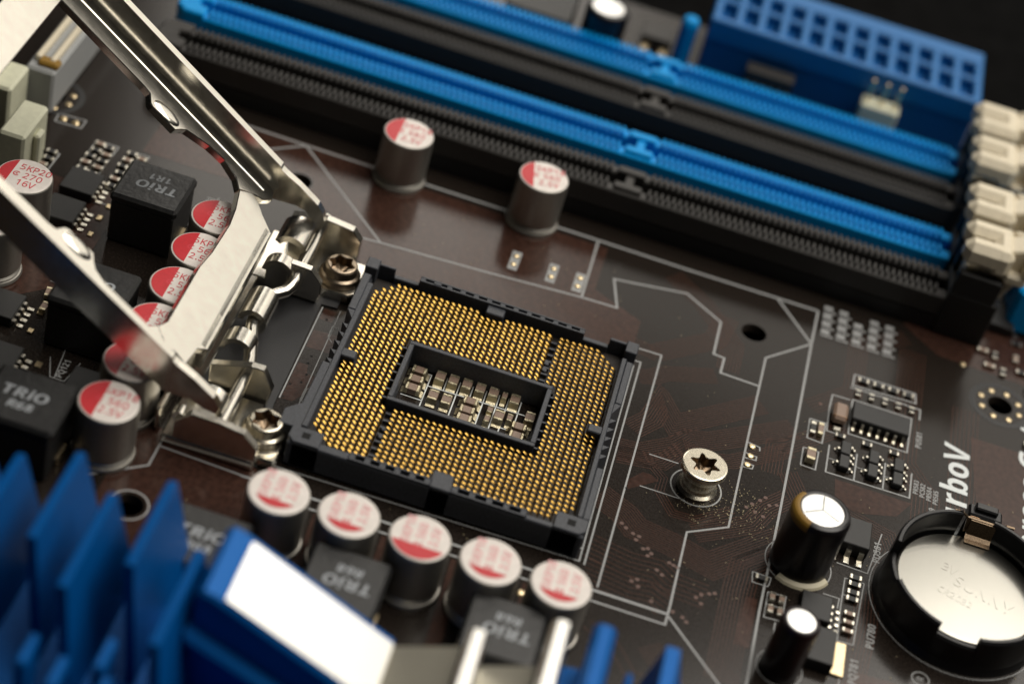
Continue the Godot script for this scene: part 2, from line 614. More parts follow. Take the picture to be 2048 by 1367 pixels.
	for t in ["24.8,11.2", "25.5,11.8", "26.6,12.4", "27.5,12.6", "27.2,13.4", "28.4,14.6", "29,14.3", "29.6,15", "29.2,15.6", "32.2,15.6", "32.8,15.8", "33.4,16", "30.8,17.6", "31.6,18.2", "36.6,20.2", "37.2,19.4", "38.2,18.8", "38.9,18.4", "37.4,21", "27.9,21", "28.6,20.4", "28.9,21.6", "43.3,-2.7", "45,-1.9", "44,-1.4", "42.6,-1.8", "41.6,-0.6", "40.9,0.4", "42.2,0.8", "43.4,1.2", "48.9,-26.4", "49.4,-21", "48.2,-20.4", "53.5,2", "66.5,3", "34,24", "35.4,24.4", "36,25", "31,23.4", "48.6,-19.2"]:
		var q := xz(t)[0] as Vector2
		spots.append(Transform3D(Basis(), Vector3(q.x, 0, q.y)))
	scatter("vias", via.mesh(), M.via, spots, b)
	var pits := Shape.new()
	for t in ["-23.2,-9.8", "-22.9,-1.4", "-22.9,0.2", "-22.4,2.6", "-23.9,5.4", "-24,8.2", "-22.6,4.4", "24.2,4.3", "28.2,1.4"]:
		var q := xz(t)[0] as Vector2
		pits.ring(Vector3(q.x, 0.03, q.y), 0.09, 0.2, 12)
		pits.disc(Vector3(q.x, 0.024, q.y), 0.09, 8)
	tag(part("dark_vias", pits, M.hole, b), "", "", "", "stuff")

	# white print: outlines
	var lines := [
		["-27.5,-30 -20.7,-30.6 -3.8,-31.8 10.3,-33.1 16,-33.3 14.3,-40 16.8,-40.4 25.7,-42.2 31.8,-37.9 31.8,-29.9 33.5,-29.7 33.4,-26.1 39.3,-25.9", 0.34], ["10.2,-48.4 10.4,-33.2", 0.34],
		["-62,-48.8 -38.5,-48.4 -18.2,-48.3 10,-48.3 25,-48.2 46.3,-48.4", 0.4], ["-38.2,-48.3 -21,-30.7", 0.34], ["-38.2,-48.3 -46,-42", 0.34], ["46.3,-48.4 46.1,-39.7 45.8,-14.2 45.6,-0.9 45.3,10.7 45.1,18.7 45,40", 0.34], ["39.7,-48.2 46.1,-39.7", 0.34],
		["46.1,-39.7 39.6,-32.9 39.3,-15.6 39,5.4 33.6,8.9 33.5,23.6 33.4,26.6 -19,26.8", 0.3], ["33.4,24.7 -24.5,24.9", 0.42], ["33.4,24.8 42,34 47,39", 0.3],
		["20.7,-25.6 24.3,-25.7 24.1,-3.8 23.8,24", 0.26], ["20.7,-22.6 21.6,-22.6 21.5,-2.4 21.4,20.9", 0.24], ["20.7,-21.5 20.65,20.5 -26,21.5", 0.2], ["20.6,18 18,20.5", 0.2],
		["-23.2,24.9 -35.8,24.4 -35.9,14", 0.26], ["-35.8,24.4 -35.8,28.3 -44,34.6", 0.3], ["-24.5,-12.2 -24.4,8.7", 0.2], ["-21.9,-12.6 -21.6,9", 0.15], ["-21.9,-8.8 -21.85,-6.3", 0.34], ["-21.6,5.3 -21.6,7.9", 0.34],
		["-21.9,-8.8 -21.1,-8.6", 0.12], ["-21.9,-6.3 -21.1,-5.4", 0.12], ["-21.6,5.3 -21,5.1", 0.12], ["-21.6,7.9 -21.1,8.1", 0.12], ["26.1,-3.85 30.4,-3.85", 0.17], ["25.9,3 32.4,3", 0.17],
		["53.6,-29.8 62.8,-29.8 62.6,-21.8 53.6,-21.8 53.6,-29.8", 0.24], ["53.4,-35.8 63,-35.8 63.2,-33.6 53.3,-33.1 53.4,-35.8", 0.24], ["53,-32.5 59.7,-32.6 64,-32.4 64,-30", 0.24],
		["50.3,-26 50.5,-29.4 53.2,-29.5", 0.22], ["50.3,-26 50.4,-20.9 53.4,-20.9", 0.22], ["47.7,-22.4 50.1,-22.4 50,-17.8 47.7,-18 47.7,-22.4", 0.22], ["47.4,-15.7 49.7,-15.7 49.6,-11.7 47.4,-11.8 47.4,-15.7", 0.22],
		["51.1,-18 51.1,-12 63.6,-12.2 63.6,-17.6", 0.24], ["55.3,-18 55.3,-12.1", 0.24], ["59.6,-18 59.6,-12.1", 0.24], ["51.1,-15.1 52.5,-15.1", 0.12], ["55.4,-15.1 56.8,-15.1", 0.12], ["59.7,-15.1 61,-15.1", 0.12],
		["60.2,-3 58.8,5.6 54.4,5.4", 0.18], ["55.8,7.8 58.5,7.7 58.2,13.9 58,19.5 55.8,19.7 55.7,14 55.8,7.8", 0.16], ["55.8,11 58.4,11", 0.14], ["55.8,16.2 58.2,16.2", 0.14], ["45.8,15 48.3,14.8 48.2,19.5 45.8,19.7 45.8,15", 0.16], ["45.8,17.2 48.2,17.2", 0.12],
		["43.3,12.2 45.9,12.3 45.8,13.5 45.6,14.1 43.5,14.1 43.3,12.2", 0.16], ["53.1,12 55.4,12 55.3,13.9", 0.16], ["56.9,20 56.6,30", 0.16], ["47.4,20 47.2,29", 0.18], ["39.4,-12.9 41.2,-12.6 41.3,-11.8", 0.2], ["39.3,-10.6 41,-10.4 41,-9.6 39.2,-9.5", 0.2], ["39.2,-8.6 40.8,-8.4 40.7,-7.6 39.1,-7.5", 0.2],
		["-53.4,12.6 -52.6,18.6", 0.15], ["-54.6,15 -53.2,18.6 -51.2,18.6 -50.6,14.4", 0.12], ["-61,-3 -59.4,-3 -59.4,0.6 -60.6,0.6", 0.15], ["-55,-2.6 -53.8,-2.6 -53.8,-0.6", 0.2], ["-52.6,-2.4 -51.4,-2.4 -51.4,-0.6 -52.6,-0.6", 0.2], ["-50.4,-2.2 -50.4,-0.4", 0.2],
		["-74.5,-36.5 -70.2,-36.8 -70.2,-34.6 -74.3,-34.4 -74.5,-36.5", 0.2], ["-67,-33 -63.5,-33 -63.8,-19 -67,-19 -67,-33", 0.2], ["-61.8,-33 -58.6,-33 -58.8,-19 -61.6,-19", 0.2], ["-72.5,-27 -70.5,-27 -70.6,-18", 0.2],
	]
	for e in lines:
		part("printed_line", Shape.new().strip(xz(e[0]), e[1]), M.print_white, b)
	for c in [[33.5, -0.2, 3.5, 3.72], [71.2, 7.0, 12.0, 12.14], [49.2, 8.0, 4.55, 4.7], [48.8, 27.6, 3.0, 3.12], [76.3, -39.7, 4.0, 5.0], [-77.2, -40.5, 4.0, 5.0], [-35.6, 35.9, 2.4, 2.62]]:
		part("printed_ring", Shape.new().ring(Vector3(c[0], 0.03, c[1]), c[2], c[3], 56), M.print_white if c[2] != 4.0 else M.chip, b)
	for h in [holes[0], holes[2]]:
		for k in 8:
			var a := TAU * (k + 0.4) / 8.0
			part("tinned_dot", Shape.new().lathe([Vector2(0.55, 0.0), Vector2(0.42, 0.12), Vector2(0, 0.16)], Vector3(h[0] + cos(a) * 3.2, 0.0, h[1] + sin(a) * 3.2), 12), M.gilt, b)

	# white print: writing that reads towards the memory slots
	for e in [["TurboV", 3.9, 72.1, -16.6, 0.04], ["Express Gate", 3.9, 83.5, -21.5, 0.0]]:
		var o := letters(e[0], e[1], Vector3(e[2] - e[1] / 2.0, 0.03, e[3]), Vector3.FORWARD, Vector3.LEFT, M.print_bright, b, true, 1.12, e[4])
	for e in [["PQ581", 1.0, 59.8, 1.0], ["PU780", 1.1, 60.2, 17.0], ["PQ781", 1.1, 58.4, 24.2], ["PQ121", 0.9, -52.2, 16.4], ["PR699", 0.9, 67.0, -9.8], ["PR583", 0.75, 64.4, -14.9], ["PC582", 0.75, 65.4, -14.6], ["PR584", 0.75, 66.4, -14.3], ["PR585", 0.75, 67.4, -14.0], ["PU581", 0.9, 64.2, -25.4]]:
		letters(e[0], e[1], Vector3(e[2], 0.03, e[3]), Vector3.FORWARD, Vector3.LEFT, M.print_white, b, true)
	for e in [["R", 0.9, 67.3, 21.6]]:
		letters(e[0], e[1], Vector3(e[2], 0.03, e[3]), Vector3.FORWARD, Vector3.LEFT, M.print_white, b)
	part("printed_ring", Shape.new().ring(Vector3(67.3, 0.03, 21.6), 1.1, 1.25, 24), M.print_white, b)
	letters("S5", 1.8, Vector3(-41.2, 0.03, -27.0), Vector3.FORWARD, Vector3.LEFT, M.print_white, b)
	letters("PL", 1.6, Vector3(-46.6, 0.03, -27.6), Vector3.FORWARD, Vector3.LEFT, M.print_white, b)

	# small plated test pads with white frames behind the socket and beside the print
	for e in [[-1.0, -36.6], [5.0, -36.5], [9.3, -36.3]]:
		part("pad_frame", Shape.new().plate(PackedVector2Array([Vector2(e[0] - 0.75, e[1] - 2.4), Vector2(e[0] + 0.75, e[1] - 2.4), Vector2(e[0] + 0.75, e[1] + 2.3), Vector2(e[0] - 0.75, e[1] + 2.3)]), -0.1, 0.028), M.print_white, b)
		for k in [-1.15, 1.0]:
			part("solder_pad", Shape.new().lathe([Vector2(0.52, 0.03), Vector2(0.4, 0.22), Vector2(0, 0.34)], Vector3(e[0], 0, e[1] + k), 14), M.gilt, b)
	for e in [[40.1, -12.2], [40.1, -10.1], [39.9, -8.1], [14.6, 29.2], [15.7, 29.4], [70.0, -46.8], [-73.4, -35.6], [-71.4, -35.5]]:
		part("solder_pad", Shape.new().lathe([Vector2(0.6, 0.03), Vector2(0.42, 0.2), Vector2(0, 0.28)], Vector3(e[0], 0, e[1]), 14), M.gilt, b)
	# rows of plated pads and print near the end of the memory slots
	var block := Shape.new()
	for i in 5:
		for j in 4:
			if i == 2 and j == 0:
				continue
			block.box(Vector3(47.2 + i * 2.5, 0.02, -50.4 + j * 2.05), Vector3(48.6 + i * 2.5, 0.05, -49.5 + j * 2.05))
			block.box(Vector3(47.2 + i * 2.5, 0.02, -49.1 + j * 2.05), Vector3(49.2 + i * 2.5, 0.05, -48.8 + j * 2.05))
	tag(part("pad_prints", block, M.print_white, b), "", "", "", "stuff")


func torx(called: String, label: String, x: float, z: float, profile: Array, hole: float, deep: float, m: Material, turn: float, lobe := 0.16) -> Node3D:
	# profile ends at the outer edge of the flat top
	var o := thing(called, label, "screw", x, z)
	var s := Shape.new().lathe(profile, Vector3.ZERO, 48)
	var r: float = profile[-1].x
	var y: float = profile[-1].y
	var star := func(k: int, f: float) -> Vector3:
		var a := TAU * k / 72.0
		var l := hole * (1.0 - lobe + lobe * cos(6.0 * a + turn) + lobe * 0.16 * cos(12.0 * a + 2.0 * turn)) * f
		return Vector3(l * cos(a), 0, -l * sin(a))
	var socket_ := Shape.new()
	for k in 72:
		var a := TAU * k / 72.0
		var b := TAU * (k + 1) / 72.0
		var up := Vector3(0, y, 0)
		var low := Vector3(0, y - deep, 0)
		s.quad(up + star.call(k, 1.06), up + Vector3(cos(a), 0, -sin(a)) * r, up + Vector3(cos(b), 0, -sin(b)) * r, up + star.call(k + 1, 1.06))
		s.quad(up - Vector3(0, 0.12, 0) + star.call(k, 1.0), up + star.call(k, 1.06), up + star.call(k + 1, 1.06), up - Vector3(0, 0.12, 0) + star.call(k + 1, 1.0))
		socket_.quad(up - Vector3(0, 0.12, 0) + star.call(k + 1, 1.0), low + star.call(k + 1, 0.94), low + star.call(k, 0.94), up - Vector3(0, 0.12, 0) + star.call(k, 1.0))
		socket_.tri(low - Vector3(0, 0.35, 0), low + star.call(k, 0.94), low + star.call(k + 1, 0.94))
	part("screw_head", s, m, o)
	part("star_recess", socket_, M.bronze, o)
	return o


func comb(s: Shape, x0: float, x1: float, z0: float, z1: float, y0: float, y1: float, pitch: float, gap: float, along_x := true) -> void:
	# a rail with a row of open slots: two thin walls joined by cross pieces
	var w := 0.34
	var a0 := x0 if along_x else z0
	var a1 := x1 if along_x else z1
	var c0 := z0 if along_x else x0
	var c1 := z1 if along_x else x1
	var put := func(p0: float, p1: float, q0: float, q1: float, h0: float, h1: float) -> void:
		if along_x:
			s.box(Vector3(p0, h0, q0), Vector3(p1, h1, q1), 0.06)
		else:
			s.box(Vector3(q0, h0, p0), Vector3(q1, h1, p1), 0.06)
	put.call(a0, a1, c0, c0 + w, y0, y1)
	put.call(a0, a1, c1 - w, c1, y0, y1)
	var k := int((a1 - a0) / pitch)
	for i in k + 1:
		var p := a0 + (a1 - a0 - (pitch - gap)) * i / k
		put.call(p, p + pitch - gap, c0 + w - 0.02, c1 - w + 0.02, y0, y1 - 0.04)


func socket() -> void:
	var o := thing("processor_socket", "open square processor socket of black plastic filled with gold spring contacts", "processor socket")
	var f := Shape.new()
	f.box(Vector3(-19.2, 0.25, -19.4), Vector3(19.2, 2.3, -7.0))
	f.box(Vector3(-19.2, 0.25, 7.0), Vector3(19.2, 2.3, 19.4))
	f.box(Vector3(-19.2, 0.25, -7.0), Vector3(-10.8, 2.3, 7.0))
	f.box(Vector3(10.8, 0.25, -7.0), Vector3(19.2, 2.3, 7.0))
	part("contact_bed", f, M.socket_floor, o)
	# outer rails
	var back := Shape.new()
	comb(back, -12.6, 12.4, -20.35, -19.15, 0.25, 4.6, 2.05, 1.25)
	back.box(Vector3(-16.4, 0.25, -20.2), Vector3(-12.6, 3.4, -19.4), 0.1)
	back.box(Vector3(-18.9, 0.25, -20.35), Vector3(-16.4, 4.5, -19.9), 0.1)
	back.box(Vector3(12.4, 0.25, -20.2), Vector3(16.2, 3.4, -19.3), 0.1)
	back.box(Vector3(16.2, 0.25, -20.35), Vector3(19, 4.6, -19.8), 0.1)
	back.box(Vector3(-10.6, 0.25, -19.9), Vector3(-9.4, 4.7, -19.3), 0.08)
	part("rear_rail", back, M.socket, o)
	var front := Shape.new()
	front.box(Vector3(-20.3, 0.2, 19.9), Vector3(20.2, 4.1, 20.5), 0.15)
	comb(front, -12.0, -0.9, 19.0, 20.45, 0.25, 4.55, 2.05, 1.2)
	comb(front, 2.0, 12.2, 19.0, 20.45, 0.25, 4.55, 2.05, 1.2)
	front.box(Vector3(-0.9, 0.25, 18.8), Vector3(2.0, 4.5, 20.5), 0.12)
	front.box(Vector3(-16.2, 0.25, 19.1), Vector3(-12.0, 4.3, 20.45), 0.12)
	front.box(Vector3(12.2, 0.25, 19.5), Vector3(16, 4.2, 20.45), 0.12)
	part("front_rail", front, M.socket, o)
	var left := Shape.new()
	left.box(Vector3(-19.4, 0.25, -15.5), Vector3(-18.55, 4.4, 17.0), 0.12)
	left.box(Vector3(-20.5, 0.25, -17.2), Vector3(-19.3, 4.5, -8.6), 0.15)
	left.plate(PackedVector2Array([Vector2(-20.5, -8.6), Vector2(-19.3, -8.6), Vector2(-19.3, -6.6)]), 0.25, 4.4, 0.08)
	left.plate(PackedVector2Array([Vector2(-20.5, 3.4), Vector2(-19.3, 3.4), Vector2(-19.3, 17.5), Vector2(-22.3, 17.5), Vector2(-22.4, 14.6), Vector2(-20.6, 12.6)]), 0.25, 4.2, 0.1)
	for k in 5:
		left.plate(PackedVector2Array([Vector2(-20.3, -5.6 + k * 2.0), Vector2(-19.3, -5.6 + k * 2.0), Vector2(-19.3, -4.5 + k * 2.0)]), 0.25, 4.1, 0.05)
	part("left_rail", left, M.socket, o)
	var right := Shape.new()
	right.box(Vector3(18.6, 0.25, -17.0), Vector3(19.35, 4.4, 17.2), 0.12)
	right.box(Vector3(19.3, 0.25, -16.4), Vector3(20.35, 4.5, -6.8), 0.15)
	right.plate(PackedVector2Array([Vector2(19.3, -6.8), Vector2(20.35, -6.8), Vector2(19.3, -4.4)]), 0.25, 4.4, 0.08)
	for k in 5:
		right.plate(PackedVector2Array([Vector2(20.3, -3.6 + k * 1.9), Vector2(19.3, -2.5 + k * 1.9), Vector2(19.3, -3.6 + k * 1.9)]), 0.25, 4.2, 0.05)
	right.box(Vector3(19.3, 0.25, 7.0), Vector3(20.35, 4.5, 17.4), 0.15)
	part("right_rail", right, M.socket, o)
	for c in [[-20.7, -18.8, -20.6, -18.2], [18.7, 20.5, -20.5, -18.0]]:
		var t := Shape.new().box(Vector3(c[0], 0.25, c[2]), Vector3(c[1], 4.9, c[3]), 0.12)
		t.box(Vector3(c[0] + 0.3, 0.25, c[3]), Vector3(c[1] - 0.4, 3.0, c[3] + 1.8), 0.1)
		part("corner_tower", t, M.socket, o)
	for c in [[-20.4, -16.0, -1.0], [15.9, 20.3, 1.0]]:
		var t := Shape.new()
		var a := minf(c[0], c[1])
		var b := maxf(c[0], c[1])
		t.plate(PackedVector2Array([Vector2(a, 17.4), Vector2(b, 17.4), Vector2(b, 19.6 if c[2] > 0 else 20.5), Vector2(b - (0.9 if c[2] > 0 else 0.0), 20.5), Vector2(a + (0.9 if c[2] < 0 else 0.0), 20.5), Vector2(a, 20.5 if c[2] > 0 else 19.6)]), 0.25, 4.55, 0.12)
		part("corner_tower", t, M.socket, o)
		part("corner_hole", Shape.new().plate(PackedVector2Array([Vector2(a + 1.7, 18.3), Vector2(a + 2.8, 18.3), Vector2(a + 2.8, 19.4), Vector2(a + 1.7, 19.4)]), 4.4, 4.57), M.hole, o)
	for c in [[-0.75, -19.3, 2.7, 1.9], [0.4, 19.3, 2.9, -2.3], [-18.8, 0.3, 2.2, 1.7], [18.9, -0.6, -2.2, 1.6]]:
		var t := Shape.new()
		if absf(c[1]) > 10.0:
			t.box(Vector3(c[0] - c[2] / 2.0, 0.25, minf(c[1], c[1] + c[3])), Vector3(c[0] + c[2] / 2.0, 4.25, maxf(c[1], c[1] + c[3])), 0.14)
		else:
			t.box(Vector3(minf(c[0], c[0] + c[2]), 0.25, c[1] - c[3] / 2.0), Vector3(maxf(c[0], c[0] + c[2]), 4.25, c[1] + c[3] / 2.0), 0.14)
		part("alignment_tab", t, M.socket, o)
	# the walls of the window in the middle, with their little ribs
	var wx := 10.5
	var wz := 6.6
	for e in [[-wx, wx, -wz, -wz + 0.75], [-wx, wx, wz - 0.75, wz], [-wx, -wx + 0.75, -wz + 0.75, wz - 0.75], [wx - 0.75, wx, -wz + 0.75, wz - 0.75]]:
		part("window_wall", Shape.new().box(Vector3(e[0], 0.08, e[2]), Vector3(e[1], 4.05, e[3]), 0.1), M.socket, o)
	var ribs := Shape.new()
	for k in 7:
		ribs.box(Vector3(-wx - 0.75, 0.3, -5.6 + k * 1.83), Vector3(-wx + 0.02, 3.3, -5.3 + k * 1.83))
		ribs.box(Vector3(wx - 0.02, 0.3, -5.2 + k * 1.83), Vector3(wx + 0.75, 3.3, -4.9 + k * 1.83))
	for k in 8:
		ribs.box(Vector3(7.9, 0.3, -17.3 + k * 1.45), Vector3(9.1, 2.9, -16.95 + k * 1.45))
		ribs.box(Vector3(-9.9, 0.3, 7.9 + k * 1.45), Vector3(-8.7, 2.9, 8.25 + k * 1.45))
	part("ribs", ribs, M.socket, o)
	for q in [[8.5, -12.1], [8.5, -10.6], [-9.3, 11.4], [-9.3, 13.0]]:
		part("peg", Shape.new().lathe([Vector2(0.42, 2.3), Vector2(0.42, 3.05), Vector2(0.3, 3.15), Vector2(0, 3.15)], Vector3(q[0], 0, q[1]), 14), M.socket, o)
	# the spring contacts
	var pin := Shape.new()
	var line := [Vector2(-0.52, -1.35), Vector2(-0.5, -0.62), Vector2(-0.42, -0.38), Vector2(-0.2, -0.2), Vector2(0.06, -0.08), Vector2(0.26, -0.02), Vector2(0.4, -0.06), Vector2(0.46, -0.22)]
	var wide := [0.15, 0.165, 0.175, 0.175, 0.165, 0.15, 0.13, 0.09]
	var mids := []
	for i in line.size():
		var d: Vector2 = (line[mini(i + 1, line.size() - 1)] - line[maxi(i - 1, 0)]).normalized()
		mids.append(Vector3(-d.y, d.x, 0))
	for i in line.size() - 1:
		var a := Vector3(line[i].x, line[i].y, 0)
		var b := Vector3(line[i + 1].x, line[i + 1].y, 0)
		var za := Vector3(0, 0, wide[i])
		var zb := Vector3(0, 0, wide[i + 1])
		# slightly dished crosswise so that each finger carries a rounded glint
		var ea := (mids[i] as Vector3) * 0.035
		var eb := (mids[i + 1] as Vector3) * 0.035
		var ta: Vector3 = mids[i]
		var tb: Vector3 = mids[i + 1]
		var lift := Vector3(0, 0, 0.14)
		pin.smooth(a + za - ea, b + zb - eb, b + eb, a + ea, (ta + lift).normalized(), (tb + lift).normalized(), tb, ta)
		pin.smooth(a + ea, b + eb, b - zb - eb, a - za - ea, ta, tb, (tb - lift).normalized(), (ta - lift).normalized())
		var th := -0.07
		pin.smooth(a - za + ta * th, b - zb + tb * th, b + zb + tb * th, a + za + ta * th, -ta, -tb, -tb, -ta)
		pin.quad(a + za + ta * th, b + zb + tb * th, b + zb - eb, a + za - ea)
		pin.quad(a - za - ea, b - zb - eb, b - zb + tb * th, a - za + ta * th)
	var pm := pin.mesh()
	var near := []
	for j in range(39, -1, -1):
		for i in 40:
			var x := (i - 19.5) * 0.914
			var z := (j - 19.5) * 0.914
			if absf(x) < 11.2 and absf(z) < 7.4 or absf(x - 8.6) < 0.5 and z < -7.0 or absf(x + 9.2) < 0.5 and z > 7.0 or absf(x) + absf(z) > 33.2:
				continue
			if absf(x + 0.75) < 1.6 and z < -17.0 or absf(x - 0.4) < 1.7 and z > 16.8 or x < -16.4 and absf(z - 0.3) < 1.0 or x > 16.4 and absf(z + 0.6) < 1.0:
				continue
			var other := x > 8.6 or x > -9.2 and z > 6.8
			var turn := 180.0 + (-14.0 if other else -24.0) + rng.randf_range(-3.0, 3.0)
			var t := Transform3D(Basis(Vector3.UP, deg_to_rad(turn)) * Basis(Vector3.BACK, deg_to_rad(rng.randf_range(-3.5, 3.5))), Vector3(x + rng.randf_range(-0.025, 0.025), 3.62 + rng.randf_range(-0.05, 0.05), z + rng.randf_range(-0.025, 0.025)))
			near.append(t)
	for i in 300:
		var p := part("contact", pm, M.gold, o)
		p.transform = Transform3D(near[i].basis, near[i].origin * S)
	scatter("contacts", pm, M.gold, near.slice(300), o)

	# what lies on the board inside the window: chip capacitors and printed frames
	var b := get_node("circuit_board")
	for e in ["-9.4,-5.4 -6.3,-5.4 -6.3,2.4 -9.4,2.4", "-6.3,-3 9.4,-3.4", "-4,-5.9 -4,-3", "-2.1,-5.9 -2.1,2.6", "-0.2,-5.9 -0.2,-3", "1.8,-5.9 1.8,2", "3.7,-5.9 3.7,2.6", "5.1,-5.9 5.1,2.6", "6.9,-5.9 6.9,-1.4", "6.9,-1.4 9.3,-1.4", "-9.4,0.3 -6.3,0.3", "-6.3,2.4 9,2.2", "-9.4,-2 -6.3,-2", "5.1,0.6 9,0.6"]:
		part("printed_line", Shape.new().strip(xz(e), 0.18), M.print_bright, b)
	for k in 9:
		part("solder_pad", Shape.new().lathe([Vector2(0.55, 0.02), Vector2(0.4, 0.09), Vector2(0, 0.11)], Vector3(-9 + k * 1.95, 0, 3.3), 12), M.tin, b)
	var big := chip_capacitor("chip_capacitor", "tan chip capacitor, leftmost of the back row inside the socket window", -5.0, -4.7, 1.35, 2.1)
	var rows := ["second from the left", "third from the left", "fourth from the left", "fifth from the left", "sixth and last but one"]
	for k in 4:
		copy(big, "tan chip capacitor, %s in the back row inside the socket window" % rows[k], [-3.08, -1.1, 0.85, 2.8][k], -4.8 - k * 0.05)
	copy(big, "tan chip capacitor at the right end of the back row inside the socket window", 5.95, -4.9)
	copy(big, "tan chip capacitor left one of a pair before the back row in the window", -5.0, -0.5)
	copy(big, "tan chip capacitor right one of a pair before the back row in the window", -3.05, -0.45)
	copy(big, "tan chip capacitor standing between two small ones in the socket window", 4.55, -0.7)
	copy(big, "tan chip capacitor beside the dusty right wall of the socket window", 8.7, -2.3)
	for e in [[-8.05, -4.6, "rearmost of three lying crosswise at the left wall"], [-8.05, -2.6, "middle one of three lying crosswise at the left wall"], [-8.05, -0.7, "front one of three lying crosswise at the left wall"], [0.15, -1.7, "rear one of three stacked crosswise in the middle"], [0.1, 0.25, "middle one of three stacked crosswise in the middle"], [0.1, 2.0, "front one of three stacked crosswise in the middle"], [7.65, 0.2, "rear one of two crosswise at the right corner"], [7.7, 2.1, "front one of two crosswise at the right corner"]]:
		copy(big, "pale chip capacitor, %s of the window" % e[2], e[0], e[1], 0.0, 90.0)
	var small := chip_capacitor("small_chip_capacitor", "tiny chip capacitor in the window's back row, left of the last large one", 4.4, -5.0, 0.75, 1.5)
	copy(small, "tiny chip capacitor, rear one of two left of the lone large one", 3.1, -1.3)
	copy(small, "tiny chip capacitor, front one of two left of the lone large one", 3.1, 0.7)
	copy(small, "tiny chip capacitor right of the lone large one in the socket window", 6.05, -0.9)


func chip_capacitor(called: String, label: String, x: float, z: float, w: float, l: float) -> Node3D:
	var o := thing(called, label, "capacitor", x, z, 0.0, 0.0, "chip capacitors in the socket window")
	var e := l * 0.22
	part("ceramic_body", Shape.new().box(Vector3(-w / 2, 0.06, -l / 2 + e), Vector3(w / 2, 1.1, l / 2 - e), 0.05), M.ceramic, o)
	for s in [-1.0, 1.0]:
		part("end_cap", Shape.new().box(Vector3(-w / 2 - 0.03, 0.04, (l / 2 - e) * s if s > 0 else -l / 2), Vector3(w / 2 + 0.03, 1.13, l / 2 if s > 0 else (l / 2 - e) * s), 0.09), M.solder, o)
		part("solder_fillet", Shape.new().prism(PackedVector2Array([Vector2(0, 0), Vector2(0.55, 0), Vector2(0.2, 0.16), Vector2(0, 0.75)]), Vector3(w / 2 * s, 0.03, s * l / 2 - s * 0.02), Vector3(0, 0, s), Vector3.UP, 0.0, w, 0.02), M.solder, o)
	return o


